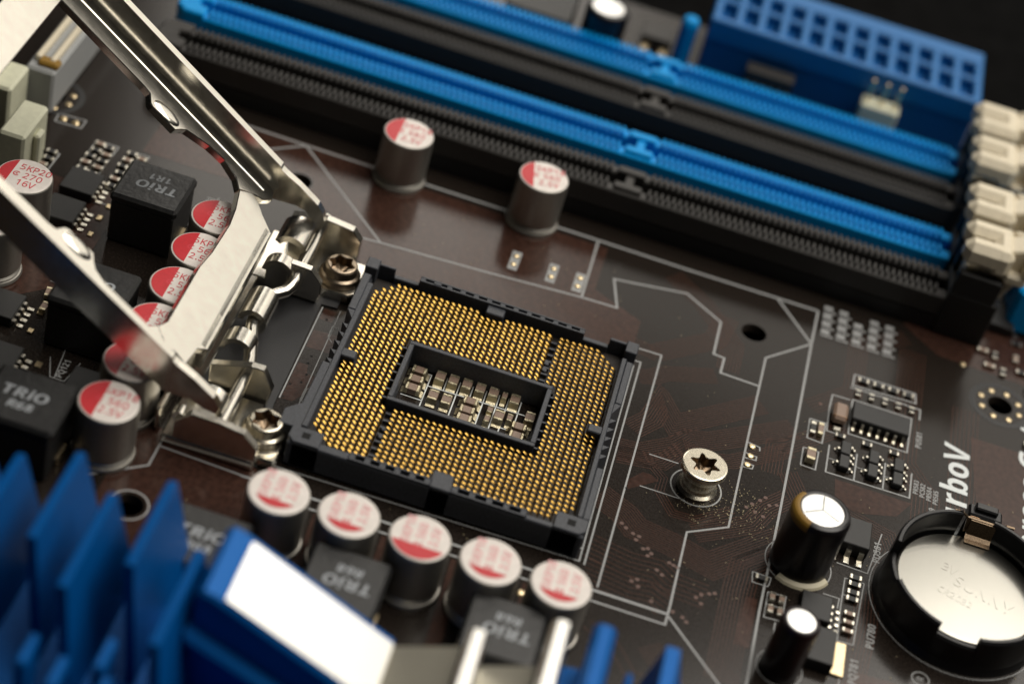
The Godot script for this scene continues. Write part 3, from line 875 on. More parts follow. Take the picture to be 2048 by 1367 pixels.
# ---------------------------------------------------------------- the metal loading mechanism beside the socket
func loading_frame() -> void:
	var sheet := part("insulator_sheet", Shape.new().plate(PackedVector2Array([Vector2(-37, -24.5), Vector2(-22.5, -24.5), Vector2(-22.5, -12.6), Vector2(-24.8, -12.4), Vector2(-24.6, 10.6), Vector2(-23, 22.8), Vector2(-36, 22.8)]), 0.04, 0.3, 0.05), M.insulator)
	tag(sheet, "dull black insulating sheet on the board under the hinge frame", "insulating sheet")

	var o := thing("hinge_frame", "nickel plated steel hinge frame screwed down beside the socket", "hinge bracket")
	for s in [-1.0, 1.0]:
		var zc := -17.7 if s < 0 else 17.6
		var p := PackedVector2Array()
		for q in [[-36, 6.2], [-23.6, 6.2], [-23.2, 4.9], [-21.2, 4.9], [-20.8, 4.4], [-20.8, -2.6], [-21.6, -3.4], [-25, -3.6], [-25.6, -5.3], [-36, -5.3]]:
			p.append(Vector2(q[0], zc - q[1] * s * -1.0))
		part("base_plate", Shape.new().plate(p, 0.32, 1.55, 0.25), M.steel, o)
	part("back_strip", Shape.new().box(Vector3(-37, 0.32, -13), Vector3(-34.6, 1.4, 13), 0.15), M.steel, o)
	part("rear_lip", Shape.new().box(Vector3(-37.6, 0.32, -22), Vector3(-36.9, 4.2, 22), 0.2), M.steel, o)
	# upright ears, each pierced by the lever
	var ears := [[-24.5, -23.2, PackedVector2Array([Vector2(-33.5, 1), Vector2(-22.8, 1), Vector2(-22.8, 4.6), Vector2(-24.2, 6.2), Vector2(-28.4, 6.7), Vector2(-33.5, 5.6)])],
		[-13.0, -11.9, PackedVector2Array([Vector2(-33.6, 0.6), Vector2(-25.6, 0.6), Vector2(-25.2, 2.2), Vector2(-25.4, 4.0), Vector2(-27.2, 6.0), Vector2(-30.2, 6.1), Vector2(-33.6, 5.0)])],
		[10.7, 11.8, PackedVector2Array([Vector2(-33.8, 0.6), Vector2(-25.4, 0.6), Vector2(-25.0, 3.6), Vector2(-26.6, 6.6), Vector2(-28.4, 6.6), Vector2(-30.8, 5.8), Vector2(-33.8, 4.8)])],
		[22.5, 23.6, PackedVector2Array([Vector2(-34.6, 0.4), Vector2(-23.4, 0.4), Vector2(-23.3, 3.9), Vector2(-25.3, 5.8), Vector2(-28.8, 6.3), Vector2(-32.6, 6.3), Vector2(-34.6, 4.4)])]]
	for e in ears:
		part("ear", Shape.new().prism(e[2], Vector3.ZERO, Vector3.RIGHT, Vector3.UP, e[0], e[1], 0.12), M.steel, o)
	part("ear_stub", Shape.new().tube([Vector3(-34.3, 4.6, 21.4), Vector3(-34.3, 4.6, 23.0)], 0.9), M.steel, o)

	var lever := thing("load_lever", "bent steel lever rod running through the hinge frame's ears", "lever")
	var path := []
	for e in [[-29.0, 4.4, -26.5], [-29, 4.4, -12], [-29, 4.4, -10.2], [-29.15, 4.2, -9.2], [-29.6, 4.0, -8.2], [-30.5, 4.0, -7.2], [-31.3, 4.0, -6.2], [-31.6, 4.1, -5], [-31.6, 4.2, -1], [-31.5, 4.3, 0.6], [-31.1, 4.3, 2.4], [-30.2, 4.3, 5.4], [-29.3, 4.4, 8.6], [-29.05, 4.4, 10.2], [-29, 4.4, 12], [-29, 4.4, 22.4]]:
		path.append(Vector3(e[0], e[1], e[2]))
	part("rod", Shape.new().tube(path, 0.95, 18), M.wire, lever)

	var p := thing("load_plate", "swung open nickel plated steel load plate with a large window, tilted over the capacitors", "load plate")
	var h := Vector3(-34.5, 8.3, 0)
	var u := Vector3(-0.809, 0.588, 0)
	var n := Vector3(0.588, 0.809, 0)
	var w := Vector3(0, 0, 1)
	# in the plate's own plane: (u, z)
	var flat := func(pts: Array) -> PackedVector2Array:
		var out := PackedVector2Array()
		for q in pts:
			out.append(Vector2(q[0], q[1]))
		return out
	var ez := u.cross(w)   # the plate's thickness runs along this or against it
	var t0 := -1.1 if ez.dot(n) > 0.0 else 0.0
	var t1 := 0.0 if ez.dot(n) > 0.0 else 1.1
	var slab := func(pts: Array) -> Shape:
		return Shape.new().prism(flat.call(pts), h, u, w, t0, t1, 0.12 if t1 == 0.0 else 0.0)
	part("hinge_bar", slab.call([[0, -14.6], [2.2, -16], [3.8, -17.4], [5.2, -17.9], [7.1, -16.2], [6.2, -12.5], [5.8, -9], [6.0, -2], [6.5, 2], [6.5, 14.5], [7.4, 16.6], [5.2, 18.2], [3.6, 17.6], [1.4, 18.0], [1.0, 14.2], [0, 13.2]]), M.steel, p)
	var arm := [[2.6, 22.0], [44, 22.0], [44, 17.0], [26.6, 17.0], [25.4, 16.8], [24.6, 15.4], [24.0, 15.1], [19.6, 15.1], [18.9, 16.2], [18.2, 17.0], [14.2, 18.3], [11.2, 18.6], [8.4, 17.6], [7.2, 16.2], [5.0, 17.8], [3.2, 18.6], [2.0, 20.2]]
	for s in [-1.0, 1.0]:
		var side := []
		for q in arm:
			side.append([q[0], q[1] * s])
		part("arm", slab.call(side), M.steel, p)
		# a raised bead along the arm and the dimple in its tab
		var bead := []
		for k in 30:
			bead.append(h + u * (4.0 + k * 1.34) + w * (20.3 * s) - n * 0.42)
		part("bead", Shape.new().tube(bead, 0.6, 12), M.steel, p)
		var bump := Shape.new()
		var rows := 7
		for i in rows:
			for j in 16:
				var at := func(a: int, c: int) -> Vector3:
					var f := float(a) / rows
					var th := TAU * c / 16.0
					return h + u * (21.9 + 2.4 * f * cos(th)) + w * ((16.35 + 1.25 * f * sin(th)) * s) + n * (0.02 + 0.3 * (1.0 - f * f * f * f))
				var nn := func(a: int, c: int) -> Vector3:
					var f := float(a) / rows
					var th := TAU * c / 16.0
					return (n + u * (0.5 * f * f * f * cos(th)) + w * (0.96 * f * f * f * sin(th) * s)).normalized()
				var a := [i, j, i + 1, j, i + 1, j + 1, i, j + 1] if s > 0.0 else [i, j + 1, i + 1, j + 1, i + 1, j, i, j]
				bump.smooth(at.call(a[0], a[1]), at.call(a[2], a[3]), at.call(a[4], a[5]), at.call(a[6], a[7]), nn.call(a[0], a[1]), nn.call(a[2], a[3]), nn.call(a[4], a[5]), nn.call(a[6], a[7]))
		part("dimple", bump, M.steel, p)
		# the upright flange along the arm's outer edge
		var fl := [[46, -1.1], [46, 3.9], [4.9, 3.9], [4.5, 3.6], [3.6, 3.6], [1.0, 3.9], [-2.6, 3.9], [-4.2, 3.3], [-4.6, 2.2], [-3.2, 1.4], [-1.0, 1.0], [1.6, -1.1]]
		if s < 0:
			fl = [[46, -1.1], [46, 3.9], [4.9, 3.9], [4.5, 3.6], [3.6, 3.6], [1.0, 3.9], [-2.9, 3.9], [-4.4, 3.5], [-5.5, 2.7], [-6.2, 1.2], [-8.4, -4.6], [-6.9, -5.2], [-4.9, 0.2], [-4.2, 1.4], [-2.6, 1.6], [-1.0, 1.0], [1.6, -1.1]]
		var z0 := -23.2 if s < 0 else 21.9
		part("flange", Shape.new().prism(flat.call(fl), h + Vector3(0, 0, z0), u, n, -1.3 if u.cross(n).z < 0.0 else 0.0, 0.0 if u.cross(n).z < 0.0 else 1.3, 0.14), M.steel, p)
	part("end_bar", slab.call([[42.6, -22], [47.6, -22], [48.5, -14], [48.5, 14], [47.6, 22], [42.6, 22]]), M.steel, p)
	# the folded inner lip of the hinge bar and the curled tabs that wrap the lever
	part("folded_lip", Shape.new().prism(flat.call([[-0.2, 0.0], [-0.2, -1.1], [-1.1, -1.6], [-2.0, -3.2], [-0.9, -3.4], [-0.4, -2.6], [0.9, -1.0], [0.9, 0.0]]), h + Vector3(0, 0, 13.0), u, n, 0.0, 27.4), M.steel, p)
	for c in [[-22.0, -16.6, 2.7, -20.0, 150.0, 1.0], [-13.0, -11.0, 2.35, -40.0, 175.0, 0.75], [-5.2, 0.6, 2.1, -60.0, 178.0, 0.85], [4.6, 7.4, 2.35, -40.0, 175.0, 0.75], [17.6, 20.6, 2.7, -20.0, 150.0, 1.0]]:
		var ax := Vector2(-31.7, 4.2)
		part("curled_tab", Shape.new().band(ax, c[2] - c[5], c[2], c[3], c[4], c[0], c[1], 26), M.steel, p)

	var prof := [Vector2(2.95, 1.55), Vector2(3.05, 1.75), Vector2(3.05, 2.35), Vector2(2.9, 2.6), Vector2(2.55, 2.85), Vector2(2.45, 3.5), Vector2(2.38, 3.9), Vector2(2.2, 4.12), Vector2(2.02, 4.18)]
	torx("star_screw", "bronze coloured star socket screw at the socket's rear corner", -24.0, -17.9, prof, 1.9, 1.5, M.brown_screw, 0.4, 0.13)
	torx("star_screw", "silvery star socket screw at the socket's front corner", -23.9, 17.9, prof, 1.9, 1.5, M.screw, 2.4, 0.13)
	torx("shoulder_screw", "pale gold shoulder screw with a star socket standing alone right of the processor socket", 33.5, -0.2, [Vector2(2.9, 0.02), Vector2(2.9, 0.4), Vector2(2.5, 0.7), Vector2(2.42, 1.2), Vector2(2.55, 2.6), Vector2(2.7, 3.3), Vector2(3.1, 3.62), Vector2(3.26, 3.8), Vector2(3.26, 4.42), Vector2(3.18, 4.58), Vector2(3.0, 4.64)], 2.0, 1.6, M.screw, 1.0, 0.19)


# ---------------------------------------------------------------- memory slots
func memory_slots() -> void:
	var where := [[-56.3, "front grey memory slot, nearest to the processor socket", M.slot_black], [-67.0, "front blue memory slot, between the two grey slots", M.blue], [-81.5, "rear grey memory slot, between the two blue slots", M.slot_black], [-92.2, "rear blue memory slot, farthest from the processor socket", M.blue]]
	var rib := Shape.new().box(Vector3(-0.24, -0.5, -0.85), Vector3(0.24, 0.72, 0.85), 0.12).mesh()
	for e in where:
		var o := thing("memory_slot", e[1], "memory slot", 0, e[0], 0, 0, "memory slots")
		var m: Material = e[2]
		var body := Shape.new()
		body.box(Vector3(-64.2, 0, -3.5), Vector3(65, 3.2, 3.5), 0.2)
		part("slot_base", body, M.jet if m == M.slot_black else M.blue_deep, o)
		for s in [-1.0, 1.0]:
			part("side_wall", Shape.new().box(Vector3(-64.2, 3.0, minf(s * 3.6, s * 1.5)), Vector3(65, 6.85, maxf(s * 3.6, s * 1.5)), 0.25), m, o)
			var spots := []
			for k in 124:
				var x := -60.5 + k * 1.0
				if absf(x - 12.0) > 2.6:
					spots.append(Transform3D(Basis(), Vector3(x, 6.95, s * 2.25)))
			scatter("contact_ribs", rib, m, spots, o)
			part("key_block", Shape.new().box(Vector3(9.7, 6.6, s * 2.25 - 0.8), Vector3(14.3, 7.5, s * 2.25 + 0.8), 0.2), m, o)
		part("key_bridge", Shape.new().box(Vector3(11.3, 3.0, -1.6), Vector3(12.7, 7.0, 1.6), 0.1), m, o)
		part("left_end", Shape.new().plate(PackedVector2Array([Vector2(-61.5, -3.7), Vector2(-64.8, -3.7), Vector2(-66.4, -2.2), Vector2(-66.4, 2.2), Vector2(-64.8, 3.7), Vector2(-61.5, 3.7), Vector2(-61.5, 1.1), Vector2(-63.2, 0.8), Vector2(-63.2, -0.8), Vector2(-61.5, -1.1)]), 0, 7.6, 0.3), m, o)
		var post := Shape.new()
		post.box(Vector3(64.4, 0, -4.0), Vector3(72.4, 8.4, 4.0), 0.3)
		post.box(Vector3(64.6, 8.0, -4.0), Vector3(71.6, 12.6, -2.4), 0.3)
		post.box(Vector3(64.6, 8.0, 2.4), Vector3(71.6, 12.6, 4.0), 0.3)
		part("end_post", post, M.jet, o)
		var l := Shape.new()
		l.prism(PackedVector2Array([Vector2(65.4, 6), Vector2(71.2, 6), Vector2(73.8, 12.6), Vector2(74.2, 16.8), Vector2(73.2, 18.6), Vector2(71.0, 17.6), Vector2(70.0, 17.0), Vector2(68.4, 15.6), Vector2(67.2, 13.0), Vector2(65.4, 12.6)]), Vector3.ZERO, Vector3.RIGHT, Vector3.UP, -2.1, 2.1, 0.3)
		for s in [-1.0, 1.0]:
			l.box(Vector3(63.8, 14.0, s * 2.4 - 1.8), Vector3(70.4, 18.0, s * 2.4 + 1.8), 1.1)
		l.box(Vector3(68.4, 13.4, -4.2), Vector3(71.6, 17.95, 4.2), 1.0)
		l.box(Vector3(71.2, 12.8, -3.9), Vector3(74.6, 14.6, 3.9), 0.4)
		l.box(Vector3(73.4, 14.2, -4.0), Vector3(74.7, 18.3, 4.0), 0.5)
		l.box(Vector3(71.2, 14.2, -4.1), Vector3(74.0, 17.9, -3.0), 0.4)
		part("latch", l, M.ivory, o)


# ---------------------------------------------------------------- the finned heatsink at the front
func heatsink() -> void:
	var o := thing("heatsink", "blue anodised heatsink with tall fins and bright bare metal ridges at the front edge", "heatsink")
	part("base_block", Shape.new().box(Vector3(-62, 1.5, 52), Vector3(38, 3.2, 84), 0.4), M.anodized, o)
	var fins := [[-50.0, 50.0, 62.0, 20.0], [-44.5, 52.0, 61.0, 20.0], [-38.6, 48.9, 63.2, 20.0], [-33.0, 53.4, 68.4, 20.0], [-27.6, 48.7, 62.6, 20.0], [-21.3, 57.4, 72.0, 20.0]]
	for e in fins:
		# each fin leans a little and its rear edge is cut aslant
		var lean := Vector3(-0.16, 1.0, 0)
		part("fin", Shape.new().prism(PackedVector2Array([Vector2(e[1] - 3.6, 3.0), Vector2(e[1], e[3]), Vector2(e[2], e[3]), Vector2(e[2] + 2.0, 3.0)]), Vector3(e[0] + e[3] * 0.16 + 0.62, 0, 0), Vector3(0, 0, 1), lean, 0.0, 1.25, 0.3), M.anodized, o)
	for e in [[-34.4, 70.5, 14.0], [-30.2, 73.0, 15.0], [-26.2, 69.5, 16.0], [-25.0, 73.8, 15.0], [-20.0, 74.0, 15.0], [-39.0, 71.5, 13.0]]:
		part("short_fin", Shape.new().box(Vector3(e[0] - 0.6, 6, e[1]), Vector3(e[0] + 0.6, e[2], e[1] + 4.6), 0.3), M.anodized, o)
	# blue block with a slanting top that carries the bare plate, then the bare metal ridges
	part("plate_block", Shape.new().prism(PackedVector2Array([Vector2(-19.4, 5), Vector2(-19.4, 20.4), Vector2(-18.6, 21.2), Vector2(-17.2, 20.9), Vector2(2.0, 11.6), Vector2(2.2, 5)]), Vector3(0, 0, 64.2), Vector3.RIGHT, Vector3.UP, -10.6, 0.0, 0.4), M.anodized, o)
	part("plate_ledge", Shape.new().prism(PackedVector2Array([Vector2(-19.6, 14.2), Vector2(-19.6, 15.6), Vector2(2.0, 6.4), Vector2(2.0, 5)]), Vector3(0, 0, 66.0), Vector3.RIGHT, Vector3.UP, -2.2, 0.0, 0.4), M.anodized, o)
	part("bare_plate", Shape.new().prism(PackedVector2Array([Vector2(-16.2, 20.42), Vector2(-16.1, 20.7), Vector2(2.1, 11.85), Vector2(2.0, 11.5)]), Vector3(0, 0, 63.6), Vector3.RIGHT, Vector3.UP, -9.2, 0.0), M.bare, o)
	part("bare_facet", Shape.new().prism(PackedVector2Array([Vector2(2.0, 5), Vector2(2.0, 11.6), Vector2(9.6, 15.2), Vector2(9.8, 5)]), Vector3(0, 0, 80.0), Vector3.RIGHT, Vector3.UP, -25.4, 0.0, 0.2), M.bare_facet, o)
	part("bare_ridge", Shape.new().prism(PackedVector2Array([Vector2(9.8, 5), Vector2(9.9, 17.6), Vector2(10.4, 18.2), Vector2(11.6, 18.2), Vector2(12.0, 17.6), Vector2(12.2, 5)]), Vector3(0, 0, 80.0), Vector3.RIGHT, Vector3.UP, -26.0, 0.0, 0.3), M.bare, o)
	part("bare_facet", Shape.new().prism(PackedVector2Array([Vector2(12.2, 5), Vector2(12.2, 12.0), Vector2(18.2, 14.8), Vector2(18.4, 5)]), Vector3(0, 0, 80.0), Vector3.RIGHT, Vector3.UP, -26.4, 0.0, 0.2), M.bare_facet, o)
	part("bare_ridge", Shape.new().prism(PackedVector2Array([Vector2(18.4, 5), Vector2(18.5, 19.2), Vector2(19.1, 20), Vector2(20.3, 20), Vector2(20.8, 19.2), Vector2(21.0, 5)]), Vector3(0, 0, 80.0), Vector3.RIGHT, Vector3.UP, -29.6, 0.0, 0.3), M.bare, o)
	part("blue_ridge", Shape.new().prism(PackedVector2Array([Vector2(20.7, 6), Vector2(20.7, 11), Vector2(23.4, 11.6), Vector2(23.2, 19.4), Vector2(23.8, 20), Vector2(25.2, 20), Vector2(25.8, 19.4), Vector2(26.2, 6)]), Vector3(0, 0, 80.0), Vector3.RIGHT, Vector3.UP, -31.0, 0.0, 0.5), M.anodized, o)
	part("end_fin", Shape.new().prism(PackedVector2Array([Vector2(29.6, 4), Vector2(32.0, 17.4), Vector2(33.6, 17.4), Vector2(37.4, 4)]), Vector3(0, 0, 80.0), Vector3.RIGHT, Vector3.UP, -33.4, 0.0, 0.6), M.anodized, o)
	part("side_fin", Shape.new().box(Vector3(28.4, 4, 50.5), Vector3(29.2, 15.5, 80), 0.3), M.anodized, o)


# ---------------------------------------------------------------- can capacitors with a printed top
func can_capacitor(label: String, x: float, z: float, group: String, side: Vector2, edge: float, rim: float, words: Array, h := 8.8) -> Node3D:
	# side: the direction of the red patch from the middle; edge: how far out its straight edge lies; rim: width of the unprinted rim on that side
	var o := thing("can_capacitor", label, "capacitor", x, z, 0, 0, group)
	part("base", Shape.new().lathe([Vector2(4.15, 0.02), Vector2(4.25, 0.3), Vector2(4.1, 0.62), Vector2(3.7, 0.7), Vector2(0, 0.7)], Vector3.ZERO, 44), M.can, o)
	part("can", Shape.new().lathe([Vector2(3.78, 0.7), Vector2(3.95, 0.95), Vector2(3.7, 1.25), Vector2(3.72, 1.45), Vector2(3.98, 1.75), Vector2(4.0, h - 0.5), Vector2(3.97, h - 0.28), Vector2(3.86, h - 0.1), Vector2(3.7, h - 0.02)], Vector3.ZERO, 56), M.can, o)
	var top := part("printed_top", Shape.new().lathe([Vector2(3.8, h - 0.05), Vector2(3.6, h), Vector2(0, h + 0.03)], Vector3.ZERO, 56), M.cap_white, o)
	var r := 3.62 - rim
	var c := side * 0.0 - side * rim * 0.3
	var a0 := acos(clampf((edge + rim * 0.3) / r, -1.0, 1.0))
	var mid := atan2(-side.y, side.x)
	var seg := Shape.new()
	var n := 24
	for i in n:
		var a := lerpf(mid - a0, mid + a0, float(i) / n)
		var b := lerpf(mid - a0, mid + a0, float(i + 1) / n)
		var pa := Vector3(c.x + r * cos(a), h + 0.042, c.y - r * sin(a))
		var pb := Vector3(c.x + r * cos(b), h + 0.042, c.y - r * sin(b))
		var base_ := Vector3(side.x * edge, h + 0.042, side.y * edge)
		seg.tri(base_, pa, pb)
	part("red_patch", seg, M.cap_red, top)
	var along := Vector3(-side.x, 0, -side.y)
	var up := Vector3.UP.cross(along)
	for i in words.size():
		var ink: Material = M.ink_pink if rim > 0.0 and side.y > 0.5 else M.ink_red
		var shift := -0.15 if i < 2 else -0.5
		var at := along * (1.05 + shift * 0.5) + up * (1.75 - i * 1.75) + Vector3(0, h + 0.045, 0)
		letters(words[i], 1.18, at, along, up, ink, top, side.y > 0.5, 1.0)
	# the maker's mark: a broken ring round a dot in front of the second line
	var k := along * -1.15 + Vector3(0, h + 0.05, 0)
	var face_ := atan2(-along.z, along.x)
	part("printed_mark", Shape.new().ring(k, 0.34, 0.52, 20, face_ + 0.7, face_ + TAU - 0.7).disc(k, 0.16, 10), M.ink_red, top)
	return o


func can_capacitors() -> void:
	var zs := [-13.6, -5.3, 3.1, 11.5, 20.0, 28.4]
	var which := ["farthest back", "second from the back", "third from the back", "mostly hidden by the plate corner", "shaded by the front flange", "nearest the heatsink"]
	for i in 6:
		var w := ["5KP18", " 560", "2.5V"]
		can_capacitor("red topped can capacitor in the column by the hinge, %s" % which[i], -42.0, zs[i], "can capacitors in a column left of the hinge", Vector2(-1, 0), 1.0, 0.02, w)
	var xs := [-17.7, -8.6, 0.6, 9.7, 18.8]
	var order := ["leftmost of the front row", "second from left in the front row", "middle one of the front row", "fourth from left in the front row", "rightmost of the front row"]
	for i in 5:
		can_capacitor("white topped can capacitor with red patch, %s" % order[i], xs[i], 34.1, "can capacitors in a row before the socket", Vector2(0, 1), 1.55 if i != 2 else 1.35, 0.62 if i != 2 else 0.05, ["5KP18", " 560", "2.5V"])
	can_capacitor("red and white topped can capacitor before the front memory slot, left of two", -22.7, -47.7, "can capacitors before the memory slots", Vector2(-1, 0), 1.4, 0.02, ["5KP18", " 560", "2.5V"])
	can_capacitor("red and white topped can capacitor before the front memory slot, right of two", -0.8, -47.7, "can capacitors before the memory slots", Vector2(-0.985, 0.17), 1.6, 0.02, ["5KP18", " 560", "2.5V"])
	can_capacitor("pink topped can capacitor at the left edge reading 270 16V", -68.8, -8.2, "can capacitors at the left edge", Vector2(-1, 0), 1.9, 0.02, ["5KP20", " 270", "16V"], 9.3)
	can_capacitor("can capacitor at the left edge, under the load plate's front flange", -68.7, 2.0, "can capacitors at the left edge", Vector2(-1, 0), 1.9, 0.02, ["5KP20", " 270", "16V"], 9.3)


func chokes() -> void:
	var spots := [[-52.5, -16.3, 9.9, 9.4, 8.5, "1R1", true, "black choke block with 1R1 marking behind the window of the load plate"], [-51.8, 8.2, 9.9, 9.8, 8.5, "R68", false, "black choke block half hidden under the load plate's front flange"],
		[-51.3, 32.0, 10.4, 9.8, 8.5, "R68", false, "black choke block marked R68 at the left edge, above the heatsink fins"], [-23.8, 43.6, 9.8, 9.6, 7.0, "R68", false, "grey topped choke block partly behind the heatsink's blue fins"],
		[-6.3, 43.0, 10.0, 10.0, 7.0, "R68", true, "grey topped choke block in the middle, before the front row of capacitors"], [13.7, 42.4, 9.8, 9.8, 7.0, "R68", true, "grey topped choke block behind the heatsink's bare metal ridges"]]
	for e in spots:
		var o := thing("choke", e[7], "choke", e[0], e[1], 0, 0, "choke blocks")
		var w: float = e[2] / 2.0
		var d: float = e[3] / 2.0
		var h: float = e[4]
		part("core_block", Shape.new().box(Vector3(-w + 0.3, 0.2, -d), Vector3(w - 0.3, h - 1.3, d), 0.2), M.choke, o)
		part("top_cap", Shape.new().box(Vector3(-w, h - 1.6, -d - 0.05), Vector3(w, h, d + 0.05), 0.45), M.choke, o)
		for s in [-1.0, 1.0]:
			part("terminal", Shape.new().box(Vector3(s * (w - 0.15) - 0.25, 0.05, -1.6), Vector3(s * (w - 0.15) + 0.25, 1.4, 1.6), 0.1), M.gilt, o)
		var along := Vector3.LEFT if e[6] else Vector3.RIGHT
		var up := Vector3.BACK if e[6] else Vector3.FORWARD
		letters("TRiO", 1.75, up * 0.5 + Vector3(0, h + 0.01, 0) + along * -0.4, along, up, M.ink_white, o, true, 1.15, 0.12)
		letters(e[5], 1.3, up * -1.7 + Vector3(0, h + 0.01, 0) - along * 0.3, along, up, M.ink_white, o, true, 1.1, 0.12)


# ---------------------------------------------------------------- coin cell in its holder
func battery() -> void:
	var o := thing("battery_holder", "round black plastic coin cell holder with a brass contact clip at its rear", "battery holder", 71.3, 6.9)
	var wall := func(a0: float, a1: float, h: float, base_r: float) -> Shape:
		var s := Shape.new().lathe([Vector2(base_r, 0.04), Vector2(11.35, 1.2), Vector2(11.2, h - 0.35), Vector2(10.9, h), Vector2(10.5, h), Vector2(10.3, h - 0.2), Vector2(10.3, 0.6)], Vector3.ZERO, 40, deg_to_rad(a0), deg_to_rad(a1))
		for a in [a0, a1]:
			var c := Vector3(cos(deg_to_rad(a)), 0, -sin(deg_to_rad(a)))
			s.quad(c * 10.3 + Vector3(0, 0.04, 0), c * 11.4 + Vector3(0, 0.04, 0), c * 11.2 + Vector3(0, h, 0), c * 10.3 + Vector3(0, h, 0))
		return s
	part("rear_wall", wall.call(102, 176, 8.0, 11.7), M.plastic, o)
	part("rear_wall", wall.call(8, 78, 8.0, 11.7), M.plastic, o)
	part("side_wall", wall.call(176, 205, 5.8, 11.7), M.plastic, o)
	part("front_wall", wall.call(205, 250, 6.3, 11.7), M.plastic, o)
	part("front_wall", wall.call(250, 279, 4.6, 11.7), M.plastic, o)
	part("front_wall", wall.call(279, 325, 6.2, 11.7), M.plastic, o)
	part("side_wall", wall.call(325, 368, 5.8, 11.7), M.plastic, o)
	part("holder_floor", Shape.new().lathe([Vector2(10.4, 0.5), Vector2(10.4, 1.0), Vector2(0, 1.0)], Vector3.ZERO, 40), M.plastic, o)
	var post := Shape.new().box(Vector3(-1.4, 0.05, -13.4), Vector3(3.4, 7.6, -11.0), 0.3)
	post.box(Vector3(-0.6, 7.5, -13.2), Vector3(2.6, 8.3, -11.8), 0.2)
	part("clip_post", post, M.plastic, o)
	var clip := Shape.new()
	clip.prism(PackedVector2Array([Vector2(-3.4, 8.0), Vector2(-2.2, 8.0), Vector2(-1.4, 7.5), Vector2(3.2, 7.5), Vector2(3.9, 8.0), Vector2(5.0, 8.0), Vector2(5.0, 7.75), Vector2(4.0, 7.75), Vector2(3.3, 7.25), Vector2(3.0, 4.9), Vector2(-1.2, 4.9), Vector2(-1.5, 7.25), Vector2(-2.3, 7.75), Vector2(-3.4, 7.75)]), Vector3(0, 0, -10.25), Vector3.RIGHT, Vector3.UP, -0.35, 0.0)
	clip.prism(PackedVector2Array([Vector2(-10.3, 7.4), Vector2(-9.9, 5.0), Vector2(-9.2, 4.5), Vector2(-8.4, 4.5), Vector2(-8.4, 4.65), Vector2(-9.1, 4.7), Vector2(-9.65, 5.1), Vector2(-10.0, 7.4)]), Vector3(-0.9, 0, 0), Vector3.BACK, Vector3.UP, -3.6, 0.0)
	part("contact_clip", clip, M.bronze, o)
	for k in 3:
		part("brass_slot", Shape.new().box(Vector3(-1.0 + k * 1.5, 7.2 - k * 0.3, -10.98), Vector3(0.2 + k * 1.5, 7.35 - k * 0.3, -10.9)), M.copper, o)

	var c := thing("coin_cell", "silvery coin cell battery lying in the round black holder", "battery", 71.3, 6.9, 1.05)
	part("cell_body", Shape.new().lathe([Vector2(9.2, 0), Vector2(9.7, 0.25), Vector2(10, 0.7), Vector2(10, 3.0), Vector2(9.88, 3.28), Vector2(9.6, 3.4), Vector2(0, 3.42)], Vector3.ZERO, 72), M.battery, c)
	for e in [["SUNNY", 1.9, 2.2, 0.6], ["CR2032", 1.1, -1.6, 2.6], ["3V", 1.4, -2.6, -2.4]]:
		letters(e[0], e[1], Vector3(e[2], 3.425, e[3]), Vector3(0.95, 0, 0.3), Vector3(0.3, 0, -0.95), M.battery, c)


# ---------------------------------------------------------------- small parts
func chip(label: String, category: String, called: String, x: float, z: float, w: float, d: float, h: float, m: Material, group := "") -> Node3D:
	var o := thing(called, label, category, x, z, 0, 0, group)
	part("package", Shape.new().box(Vector3(-w / 2, 0.12, -d / 2), Vector3(w / 2, h, d / 2), 0.12), m, o)
	return o


func leg(o: Node3D, x: float, z: float, out: Vector2, h: float, w := 0.4, l := 1.1) -> void:
	# a gull wing leg that leaves the package at (x, z) in the direction out
	var ex := Vector3(out.x, 0, out.y)
	var poly := PackedVector2Array([Vector2(0, h), Vector2(0.35, h), Vector2(0.6, 0.22), Vector2(l, 0.2), Vector2(l, 0.05), Vector2(0.5, 0.06), Vector2(0.28, h - 0.16), Vector2(0, h - 0.16)])
	part("leg", Shape.new().prism(poly, Vector3(x, 0, z) - ex.cross(Vector3.UP) * w / 2.0, ex, Vector3.UP, 0, w, 0.03), M.tin, o)


func two_ended(called: String, label: String, category: String, x: float, z: float, w: float, l: float, h: float, m: Material, turn := 0.0, group := "") -> Node3D:
	var o := thing(called, label, category, x, z, 0, turn, group)
	var e := l * 0.24
	part("body", Shape.new().box(Vector3(-w / 2, 0.05, -l / 2 + e), Vector3(w / 2, h, l / 2 - e), 0.03), m, o)
	for s in [-1.0, 1.0]:
		part("end_cap", Shape.new().box(Vector3(-w / 2 - 0.02, 0.03, minf(s * (l / 2 - e), s * l / 2)), Vector3(w / 2 + 0.02, h + 0.03, maxf(s * (l / 2 - e), s * l / 2)), 0.06), M.solder if h > 0.6 else M.tin, o)
	return o


